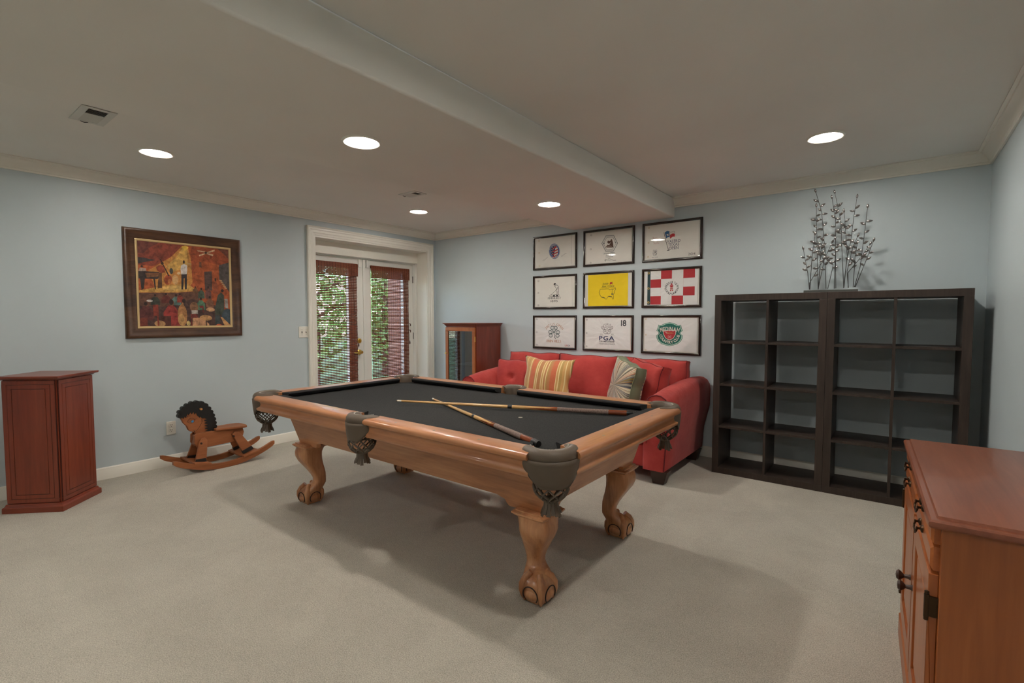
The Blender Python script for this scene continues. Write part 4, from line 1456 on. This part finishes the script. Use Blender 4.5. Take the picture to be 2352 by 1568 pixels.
blob((84, 58, 40), [(470, 650), (500, 650), (500, 860), (440, 870), (450, 760)]); ell((158, 66, 38), 580, 745, 52, 70, .2); ell((190, 112, 60), 600, 770, 26, 36)
blob((50, 34, 30), [(480, 460), (492, 458), (600, 690), (585, 700)]); ell((206, 164, 108), 675, 745, 42, 66); ell((54, 64, 62), 625, 625, 24, 42)
ell((220, 190, 140), 725, 655, 24, 18)
blob((206, 206, 204), [(760, 545), (800, 525), (840, 545), (842, 600), (832, 668), (756, 668), (750, 600)]); ell((36, 28, 26), 798, 500, 14, 24)
blob((34, 34, 40), [(758, 668), (834, 665), (826, 870), (800, 872), (802, 720), (790, 720), (776, 875), (752, 875)])
blob((198, 168, 110), [(835, 510), (900, 525), (900, 538), (838, 528)])
for q in ([(985, 340), (1105, 360), (1105, 375), (1000, 358)], [(1240, 338), (1245, 358), (1120, 388), (1115, 372)], [(1010, 405), (1105, 380), (1110, 392), (1020, 425)], [(1125, 378), (1222, 405), (1212, 425), (1118, 392)]):
    blob((206, 176, 140), q)
ell((60, 44, 38), 1112, 378, 18, 14)
blob((70, 56, 54), [(1080, 630), (1190, 625), (1192, 880), (1085, 880)]); blob((104, 66, 50), [(1010, 500), (1045, 500), (1045, 575), (1010, 570)])
blob((66, 66, 68), [(1300, 545), (1452, 510), (1456, 900), (1400, 840), (1300, 730)])
for k in range(5):
    blob((206, 164, 118), [(1300 + 18 * k, 735 + 24 * k), (1330 + 18 * k, 740 + 24 * k), (1348 + 18 * k, 757 + 24 * k), (1302 + 18 * k, 753 + 24 * k)])
blob((50, 66, 58), [(1270, 940), (1320, 900), (1365, 940), (1362, 1140), (1320, 1200), (1220, 1200), (1225, 1110)]); ell((34, 26, 26), 1342, 880, 22, 20)
ell((46, 70, 84), 1400, 1220, 80, 110, .3); blob((206, 152, 96), [(1305, 1230), (1330, 1230), (1456, 1330), (1456, 1390), (1380, 1370)]); blob((150, 150, 148), [(1370, 985), (1420, 985), (1425, 1110), (1372, 1100)])
blob((40, 60, 66), [(1220, 1205), (1295, 1205), (1295, 1340), (1222, 1330)])
ell((190, 92, 60), 1280, 1355, 54, 34)
def figure(x, y, w, h, col, skin=(120, 76, 52), hair=(36, 28, 28)):
    blob(col, [(x - w, y + h), (x - w * .95, y + h * .35), (x - w * .35, y), (x + w * .35, y), (x + w * .95, y + h * .35), (x + w, y + h)])
    ell(skin, x + w * .08, y - h * .12, w * .25, h * .15); ell(hair, x, y - h * .16, w * .26, h * .14)
figure(405, 985, 60, 120, (44, 56, 50)); figure(545, 960, 62, 110, (92, 40, 36)); figure(680, 975, 64, 120, (78, 118, 116)); figure(730, 955, 42, 100, (130, 48, 40))
figure(1030, 880, 48, 110, (58, 84, 72)); figure(1130, 860, 46, 130, (96, 62, 60)); figure(1240, 760, 40, 160, (142, 70, 44)); figure(945, 850, 36, 70, (110, 76, 52))
figure(285, 1120, 90, 200, (84, 40, 42)); ell((214, 210, 206), 335, 1045, 40, 16); figure(610, 1100, 110, 290, (146, 46, 44)); figure(1020, 1015, 60, 130, (70, 122, 98)); figure(1150, 990, 56, 120, (128, 86, 66))
ell((170, 120, 72), 755, 1230, 66, 150); ell((198, 152, 92), 740, 1290, 48, 80); blob((170, 120, 72), [(720, 1110), (770, 1040), (780, 1110)]); ell((36, 28, 28), 780, 1030, 26, 30)
ell((128, 92, 66), 920, 1110, 60, 70); blob((190, 186, 180), [(880, 1155), (970, 1150), (972, 1200), (884, 1205)]); blob((112, 44, 40), [(868, 1205), (965, 1200), (970, 1370), (955, 1375), (950, 1250), (885, 1255), (890, 1390), (872, 1390)])
blob((200, 150, 110), [(895, 1260), (1040, 1250), (1130, 1330), (1130, 1385), (1020, 1390), (890, 1370)]); ell((206, 156, 100), 1085, 1250, 90, 38); blob((60, 44, 40), [(1080, 1285), (1095, 1285), (1100, 1395), (1080, 1395)])
ell((206, 158, 116), 1155, 1135, 64, 28); blob((108, 40, 38), [(990, 1090), (1055, 1085), (1058, 1180), (1040, 1180), (1038, 1120), (1005, 1120)])
blob((108, 44, 34), [(205, 1290), (300, 1285), (300, 1400), (210, 1408)]); blob((70, 36, 32), [(465, 1255), (600, 1245), (600, 1390), (470, 1400)]); ell((168, 128, 86), 455, 1360, 72, 44); blob((130, 48, 38), [(370, 1100), (440, 1095), (445, 1390), (425, 1390), (420, 1250), (385, 1255), (380, 1300)])
ell((200, 176, 110), 835, 1335, 28, 34)
put('canvas', b, t, smooth=0)

# ================================================================ nine framed golf flags
I = lambda k: M['ink_' + k]
QUAD = {'11': [(97, 298), (550, 235), (553, 595), (102, 632)], '12': [(618, 230), (1143, 160), (1147, 550), (622, 592)], '13': [(1225, 155), (1840, 80), (1838, 505), (1227, 548)],
        '21': [(107, 690), (558, 660), (563, 1025), (112, 1030)], '22': [(622, 660), (1145, 625), (1147, 1015), (624, 1025)], '23': [(1225, 625), (1838, 580), (1838, 1000), (1228, 1018)],
        '31': [(105, 1100), (555, 1095), (556, 1450), (107, 1440)], '32': [(622, 1098), (1145, 1086), (1147, 1475), (625, 1463)], '33': [(1228, 1090), (1840, 1085), (1840, 1502), (1230, 1480)]}
FH, FV = .2925, .1915
YL = -.0098


class Flag:
    def __init__(s, key, label, cloth, cx, cz, inset=(.036, .036, .030, .030)):
        s.k = QUAD[key]
        s.t = thing('framed_flag', label, 'framed flag', (cx, 0, cz), 0, 'framed golf flags')
        put('frame', frame_loft(FH, FV, [(0, .001), (0, .014), (.003, .019), (.009, .021), (.015, .019), (.019, .014), (.022, .0125), (.022, .001)], M['frame']), s.t, smooth=50)
        b = MB(); b.box(-FH + .02, FH - .02, -.006, -.001, -FV + .02, FV - .02, M['matboard']); put('backing_board', b, s.t, smooth=0)
        s.b = MB()
        l, r, tp, bt = inset
        s.x0, s.x1, s.z0, s.z1 = -FH + l, FH - r, -FV + bt, FV - tp
        s.b.box(s.x0, s.x1, -.0094, -.0062, s.z0, s.z1, cloth)
        s.n = 0

    def q(s, X, Y):
        a, b_, c, d = s.k
        u = (X - (a[0] + d[0]) / 2) / ((b_[0] + c[0]) / 2 - (a[0] + d[0]) / 2)
        tp = a[1] + (b_[1] - a[1]) * u
        bt = d[1] + (c[1] - d[1]) * u
        u = u + .05 * u * (1 - u)          # perspective of the photograph's view
        return ((u * 2 - 1) * FH, (1 - 2 * (Y - tp) / (bt - tp)) * FV)

    def y(s):
        s.n += 1
        return YL - .00002 * s.n

    def poly(s, pts, c):
        s.b.flat([s.q(*p) for p in pts], s.y(), I(c))

    def line(s, pts, w, c, closed=False):
        s.b.stroke([s.q(*p) for p in pts], w * 1.2, s.y(), I(c), closed)

    def ring(s, x, y, r, w, c, n=18):
        s.line([(x + r * cos(2 * pi * k / n), y + r * .95 * sin(2 * pi * k / n)) for k in range(n)], w, c, True)

    def text(s, txt, X, Y, wpx, cap, c, bold=0, arc=None, flip=False, slant=0, serif=0):
        """centre X, baseline Y (photo-crop pixels), width in pixels, cap height in metres; arc = Y of the circle's centre"""
        x, z = s.q(X, Y)
        arcr = None
        if arc is not None:
            zc = s.q(X, arc)[1]
            arcr = abs(z - zc)
            z = zc
        x0, x1 = s.q(X - wpx / 2, Y)[0], s.q(X + wpx / 2, Y)[0]
        size = cap / .70
        nat = sum((.28 if ch == ' ' else GL[ch, bold][2] + .09) * size for ch in txt)
        letters(s.b, txt, x, z, size, s.y(), I(c), bold, .09, arcr, (x1 - x0) / nat, flip, slant, serif)

    def grommets(s, pts, c='gy'):
        for x, y in pts:
            s.ring(x, y, 7, .0022, c, 12)

    def done(s):
        put('flag', s.b, s.t, smooth=0)
        b = MB(); b.box(-FH + .021, FH - .021, -.0128, -.0118, -FV + .021, FV - .021, M['glass']); put('glass_pane', b, s.t, smooth=0)


FC, FR = (1.946, 2.612, 3.281), (2.040, 1.591, 1.135)

f = Flag('11', 'framed cream flag with an oval stars and stripes emblem, topmost left frame', M['flagcream'], FC[0], FR[0])
cx, cy = 320, 432
E = lambda rx, ry, a0=0, a1=360, n=28: [(cx + rx * cos(R(a0 + (a1 - a0) * k / n)), cy + ry * sin(R(a0 + (a1 - a0) * k / n))) for k in range(n + (a1 - a0 < 360))]
f.poly(E(56, 78), 'blu'); f.line(E(52, 73), .002, 'w', True); f.poly(E(40, 58), 'w'); f.poly(E(38, 56), 'w')
f.poly(E(38, 56, 100, 290), 'n')
for k in range(5):
    a = -52 + k * 27
    b_ = a + 13
    xs = lambda yy: cx + 38 * math.sqrt(max(0, 1 - (yy / 56) ** 2))
    yl = a + 12
    f.poly([(max(cx - 22 + k * 2, cx - 24), cy + a + 26), (xs(a), cy + a), (xs(min(b_, 55)), cy + min(b_, 55)), (max(cx - 22 + k * 2, cx - 24), cy + b_ + 26)] if a < 42 else [(cx - 6, cy + 50), (cx + 18, cy + 44), (cx + 10, cy + 53)], 'r')
for px, py in ((300, 392), (312, 408), (294, 415), (306, 430), (290, 440), (318, 388), (298, 455)):
    f.poly([(px - 4, py), (px, py - 5), (px + 4, py), (px, py + 5)], 'w')
f.text('U.S. SENIOR OPEN', cx, cy - 60, 130, .0095, 'w', 1, arc=cy)
f.text('CHAMPIONSHIP', cx, cy + 70, 110, .0095, 'w', 1, arc=cy, flip=True)
f.line([(200, 532), (210, 520), (214, 530), (222, 512), (228, 520), (236, 500), (242, 508), (250, 492)], .0018, 'k')
f.line([(390, 490), (396, 470), (402, 486), (412, 462), (418, 474), (428, 455), (445, 452)], .0018, 'k')
f.line([(494, 270), (495, 560)], .0012, 'gy'); f.grommets([(160, 330), (163, 453), (167, 583)], 'gold'); f.done()

f = Flag('12', 'framed cream flag with a brown emblem in a hexagon, under the dropped ceiling box', M['flagcream'], FC[1], FR[0])
cx, cy = 892, 348
hexa = lambda r, h: [(cx - r, cy + 2), (cx - r * .48, cy - h + 3), (cx + r * .5, cy - h - 3), (cx + r, cy - 2), (cx + r * .5, cy + h - 3), (cx - r * .48, cy + h + 3)]
f.line(hexa(82, 80), .0035, 'dg', True); f.line(hexa(76, 74), .0018, 'gy', True); f.line(hexa(64, 62), .0030, 'gy', True)
f.poly([(848, 390), (862, 372), (872, 362), (886, 368), (896, 350), (906, 340), (902, 310), (914, 304), (926, 340), (932, 386), (918, 390)], 'br')
f.poly([(868, 330), (880, 320), (892, 326), (900, 316), (906, 330), (898, 346), (884, 352), (870, 346)], 'br'); f.line([(856, 388), (872, 376), (884, 384), (898, 372), (912, 384)], .0022, 'w')
f.poly([(828, 348), (834, 340), (840, 348), (834, 356)], 'dg'); f.poly([(944, 335), (950, 328), (956, 335), (950, 342)], 'dg')
f.text('Johnny Miller', 890, 453, 118, .015, 'dg', 0); f.text('Champion', 890, 471, 70, .010, 'dg', 1); f.text('71-69-76-63', 890, 489, 76, .010, 'dg', 0); f.text('279', 888, 506, 26, .010, 'dg', 0)
f.line([(840, 522), (852, 508), (858, 512), (846, 534), (842, 528), (868, 514), (878, 524), (884, 508), (890, 524), (900, 512), (908, 522), (916, 510), (924, 520), (960, 518)], .0026, 'k')
f.line([(1112, 200), (1116, 520)], .0010, 'gy'); f.grommets([(700, 268), (697, 410), (697, 548)]); f.done()

f = Flag('13', 'framed white flag with a waving red, white and blue flag and Texas lettering', M['flagcream'], FC[2], FR[0])
f.line([(1447, 238), (1470, 330), (1497, 420)], .0038, 'k'); f.poly([(1482, 420), (1508, 414), (1508, 422), (1482, 427)], 'k')
f.poly([(1455, 240), (1480, 222), (1502, 226), (1508, 290), (1490, 286), (1472, 300)], 'b'); f.poly([(1502, 226), (1516, 236), (1540, 226), (1556, 226), (1560, 256), (1540, 250), (1516, 262), (1506, 262)], 'w')
f.line([(1502, 228), (1516, 237), (1540, 227), (1556, 227), (1560, 256)], .0018, 'n'); f.poly([(1508, 264), (1518, 258), (1540, 248), (1560, 254), (1558, 282), (1540, 280), (1512, 302)], 'r')
f.poly([(1478, 252), (1484, 258), (1494, 250), (1492, 262), (1498, 272), (1487, 270), (1480, 278), (1480, 266), (1474, 260)], 'w')
f.text('VALERO', 1550, 339, 140, .026, 'n', 0, serif=1); f.text('TEXAS', 1550, 374, 116, .026, 'n', 0, serif=1); f.text('OPEN', 1550, 409, 102, .026, 'n', 0, serif=1)
f.line([(1340, 418), (1378, 415), (1378, 455), (1374, 468), (1358, 475), (1342, 470), (1338, 458)], .0022, 'n', True)
f.line([(1348, 432), (1358, 424), (1360, 440), (1348, 450), (1352, 464)], .004, 'k'); f.line([(1364, 424), (1370, 432), (1364, 444), (1372, 456), (1362, 466)], .004, 'k')
f.text('PGA TOUR', 1358, 494, 60, .006, 'n', 1); f.text('2014', 1735, 468, 76, .022, 'grey', 0)
f.line([(1330, 290), (1340, 284), (1336, 308), (1346, 300), (1352, 306), (1358, 290), (1362, 304), (1372, 288), (1378, 304), (1384, 296), (1390, 306), (1402, 298)], .0022, 'pk')
f.line([(1336, 340), (1350, 334), (1346, 358), (1356, 350), (1362, 358), (1372, 338), (1374, 356), (1386, 336), (1390, 352), (1398, 346)], .0022, 'pk')
f.grommets([(1292, 193), (1290, 343), (1288, 488)], 'gold'); f.done()

f = Flag('21', 'framed cream flag with a putting boy figure, leftmost of the middle row', M['flagcream'], FC[0], FR[1])
f.poly([(322, 768), (334, 758), (346, 762), (348, 772), (336, 776), (326, 784)], 'k'); f.line([(328, 778), (330, 790), (340, 792), (344, 778)], .003, 'k')
f.line([(340, 780), (358, 778), (370, 790), (376, 812), (372, 840), (370, 876)], .0042, 'k'); f.line([(334, 784), (340, 800), (352, 814), (354, 832)], .0036, 'k'); f.line([(366, 800), (358, 824), (346, 836)], .0045, 'k')
f.line([(356, 838), (360, 860), (356, 884)], .0042, 'k'); f.line([(370, 842), (372, 884)], .0042, 'k'); f.line([(350, 832), (292, 884)], .0026, 'k')
f.line([(278, 888), (292, 884), (340, 880), (384, 882), (382, 896), (340, 898), (284, 900)], .0036, 'k', True); f.poly([(318, 884), (336, 882), (336, 898), (318, 898)], 'k'); f.poly([(350, 882), (368, 881), (368, 896), (350, 897)], 'k')
f.text('PINEHURST', 333, 925, 138, .022, 'k', 0, serif=1); f.text('1895', 332, 956, 76, .022, 'k', 0)
f.line([(512, 700), (516, 1000)], .0010, 'gy'); f.grommets([(165, 738), (165, 862), (166, 988)], 'br'); f.done()

f = Flag('22', 'framed bright yellow flag with a map outline, middle frame of all', M['flagyellow'], FC[1], FR[1], (.060, .066, .026, .026))
f.text('2019', 855, 779, 62, .020, 'k', 0, slant=.15); f.poly([(900, 756), (912, 748), (924, 752), (924, 768), (910, 772), (898, 778)], 'r'); f.line([(925, 746), (925, 780)], .0022, 'k')
f.text('MASTERS', 882, 805, 126, .021, 'k', 0, slant=.2, serif=1); f.line([(810, 806), (826, 808), (846, 796)], .002, 'k')
f.line([(800, 824), (860, 820), (890, 820), (902, 832), (914, 822), (942, 822), (948, 808), (958, 808), (960, 824), (952, 836), (950, 852), (944, 866), (936, 880), (938, 900), (940, 920), (932, 928), (924, 910), (918, 896), (902, 900), (888, 898), (876, 908), (870, 924), (858, 926), (850, 916), (836, 914), (820, 906), (804, 894), (796, 876), (790, 856), (796, 840)], .0034, 'k', True)
f.line([(812, 902), (822, 908), (834, 906), (840, 914), (850, 912)], .006, 'k'); f.line([(884, 900), (896, 896), (908, 902), (918, 896)], .006, 'k')
f.line([(925, 822), (925, 872)], .0026, 'k'); f.ring(925, 873, 8, .003, 'k', 14); f.poly([(919, 871), (931, 871), (931, 876), (919, 876)], 'gy'); f.done()

f = Flag('23', 'framed red and white checked flag with a small lighthouse', M['flag'], FC[2], FR[1], (.034, .036, .026, .026))
cols_ = (1317, 1425, 1536, 1652, 1768)
tpl = lambda X: 643 - (X - 1317) * .075
btl = lambda X: 983 - (X - 1317) * .028
def cell(i, j, c='r'):
    P = lambda X, k: (X, tpl(X) + (btl(X) - tpl(X)) * k / 4)
    a, d = cols_[i], cols_[i + 1]
    f.poly([P(a, j), P(d, j), P(d, j + 1), P(a, j + 1)], c)
for i, j in ((1, 0), (3, 0), (0, 1), (3, 2), (0, 3), (2, 3)):
    cell(i, j)
for X in cols_[1:4]:
    f.line([(X, tpl(X)), (X, btl(X))], .0006, 'pk')
f.poly([(1285, 646), (1316, 643), (1316, 985), (1285, 986)], 'dg')
for p in ((1297, 662), (1297, 818), (1297, 962)):
    f.ring(p[0], p[1], 9, .006, 'gold', 14)
cx, cy = 1535, 806
f.text('HARBOUR TOWN', cx, 763, 178, .022, 'k', 1, arc=816); f.text('GOLF LINKS', cx, 878, 172, .017, 'k', 1, arc=812, flip=True)
f.poly([(1518, 842), (1550, 840), (1547, 792), (1521, 793)], 'r')
for yy in (806, 824):
    f.poly([(1520, yy), (1548, yy - 1), (1548, yy + 7), (1520, yy + 8)], 'w')
f.poly([(1514, 794), (1553, 792), (1549, 780), (1518, 782)], 'r'); f.poly([(1522, 780), (1546, 779), (1540, 766), (1534, 760), (1527, 767)], 'r'); f.poly([(1529, 832), (1539, 831), (1539, 842), (1529, 842)], 'w'); f.done()

f = Flag('31', 'framed white flag with a green clover emblem, above the striped pillow', M['flag'], FC[0], FR[2])
cx, cy = 326, 1275
f.text('2017 U.S. OPEN', cx, 1200, 190, .028, 'o', 0, arc=1322)
for X, Y in ((308, 1226), (341, 1226), (286, 1270), (292, 1306), (366, 1270), (361, 1306)):
    f.ring(X, Y, 18, .0055, 'dg', 18); f.ring(X, Y, 9, .0018, 'dg', 12)
f.line([(292, 1238), (325, 1266), (358, 1238)], .0045, 'dg'); f.line([(300, 1288), (325, 1266), (350, 1288)], .0045, 'dg')
f.line([(306, 1256), (325, 1266), (344, 1256)], .003, 'dg'); f.line([(314, 1290), (325, 1266), (336, 1290)], .003, 'dg')
f.line([(325, 1288), (327, 1308), (333, 1324), (343, 1340)], .006, 'dg'); f.ring(325, 1266, 12, .003, 'dg', 14)
f.text('ERIN HILLS', 326, 1374, 150, .026, 'o', 0, serif=1); f.text('US', 452, 1414, 28, .018, 'r', 1); f.text('GA', 480, 1414, 28, .018, 'n', 1)
f.grommets([(146, 1140), (145, 1272), (147, 1403)], 'grey'); f.done()

f = Flag('32', 'framed white flag with the number 18 and big dark initials', M['flag'], FC[1], FR[2])
cx, cy = 877, 1240
for s in (-1, 1):
    P = lambda pts: [(cx + s * x, cy + y) for x, y in pts]
    f.line(P([(0, 44), (16, 46), (34, 36), (42, 16), (30, 4), (14, 8), (10, 22), (24, 26), (32, 16)]), .0036, 'pur')
    f.line(P([(0, 8), (20, -2), (44, 0), (58, -14), (54, -34), (40, -28), (42, -14), (52, -16)]), .0036, 'pur')
    f.line(P([(0, -10), (14, -22), (30, -20), (40, -36), (30, -58), (22, -42), (14, -62), (6, -44), (0, -66)]), .0034, 'pur')
    f.line(P([(4, -30), (14, -38), (24, -34), (18, -20)]), .003, 'pur'); f.line(P([(0, 24), (6, 32), (4, 42)]), .003, 'pur'); f.line(P([(22, -8), (34, -14), (26, 2)]), .003, 'pur')
f.text('20', 818, 1296, 26, .011, 'gy', 0); f.text('15', 934, 1294, 26, .011, 'gy', 0); f.line([(800, 1303), (840, 1302)], .0012, 'gy'); f.line([(914, 1300), (956, 1299)], .0012, 'gy')
f.text('PGA', 876, 1351, 164, .043, 'n', 1, serif=1); f.text('CHAMPIONSHIP', 876, 1370, 160, .013, 'k', 1); f.line([(795, 1378), (957, 1379)], .0014, 'gy')
f.text('WHISTLING STRAITS', 876, 1396, 160, .010, 'gy', 1); f.text('18', 1049, 1200, 60, .060, 'grey', 1); f.line([(1118, 1110), (1120, 1450)], .0010, 'pk')
f.grommets([(664, 1143), (663, 1281), (664, 1420)], 'grey'); f.done()

f = Flag('33', 'framed white flag with a green country club shield', M['flag'], FC[2], FR[2])
cx, cy = 1523, 1285
half_ = [(0, -120), (44, -112), (80, -94), (104, -92), (112, -98), (122, -60), (134, -34), (122, -32), (113, -20), (112, -6), (122, 4), (132, 10), (130, 40), (112, 72), (82, 96), (40, 110), (0, 118)]
sh = lambda k: [(cx + x * k, cy + y * k) for x, y in half_] + [(cx - x * k, cy + y * k) for x, y in half_[::-1][1:-1]]
f.poly(sh(1.02), 'g'); f.poly(sh(.985), 'mint'); f.poly(sh(.92), 'g')
red = [(-62, -38), (62, -38), (58, 0), (40, 34), (16, 50), (0, 54), (-16, 50), (-40, 34), (-58, 0)]
f.poly([(cx + x * 1.10, cy + 3 + (y - 3) * 1.10) for x, y in red], 'w'); f.poly([(cx + x, cy + y) for x, y in red], 'r')
f.line([(cx - 40, cy - 22), (cx - 24, cy - 16), (cx + 20, cy - 18), (cx + 44, cy - 12), (cx + 20, cy - 10), (cx - 24, cy - 8)], .0022, 'gold'); f.line([(cx - 20, cy - 26), (cx - 14, cy - 4)], .0024, 'gold'); f.line([(cx - 42, cy - 26), (cx - 26, cy - 10)], .004, 'w')
f.ring(cx, cy + 26, 20, .0022, 'pk'); f.ring(cx, cy + 26, 9, .0018, 'pk', 12); f.line([(cx - 14, cy + 14), (cx + 14, cy + 38)], .0016, 'w'); f.line([(cx + 14, cy + 14), (cx - 14, cy + 38)], .0016, 'w')
f.text('MEDINAH', cx, 1250, 196, .041, 'w', 1, arc=1640); f.text('COUNTRY CLUB', cx, 1380, 300, .027, 'w', 1, arc=1272, flip=True)
f.grommets([(1277, 1133), (1279, 1290), (1277, 1447)], 'gold'); f.line([(1806, 1108), (1806, 1480)], .0010, 'gy'); f.done()
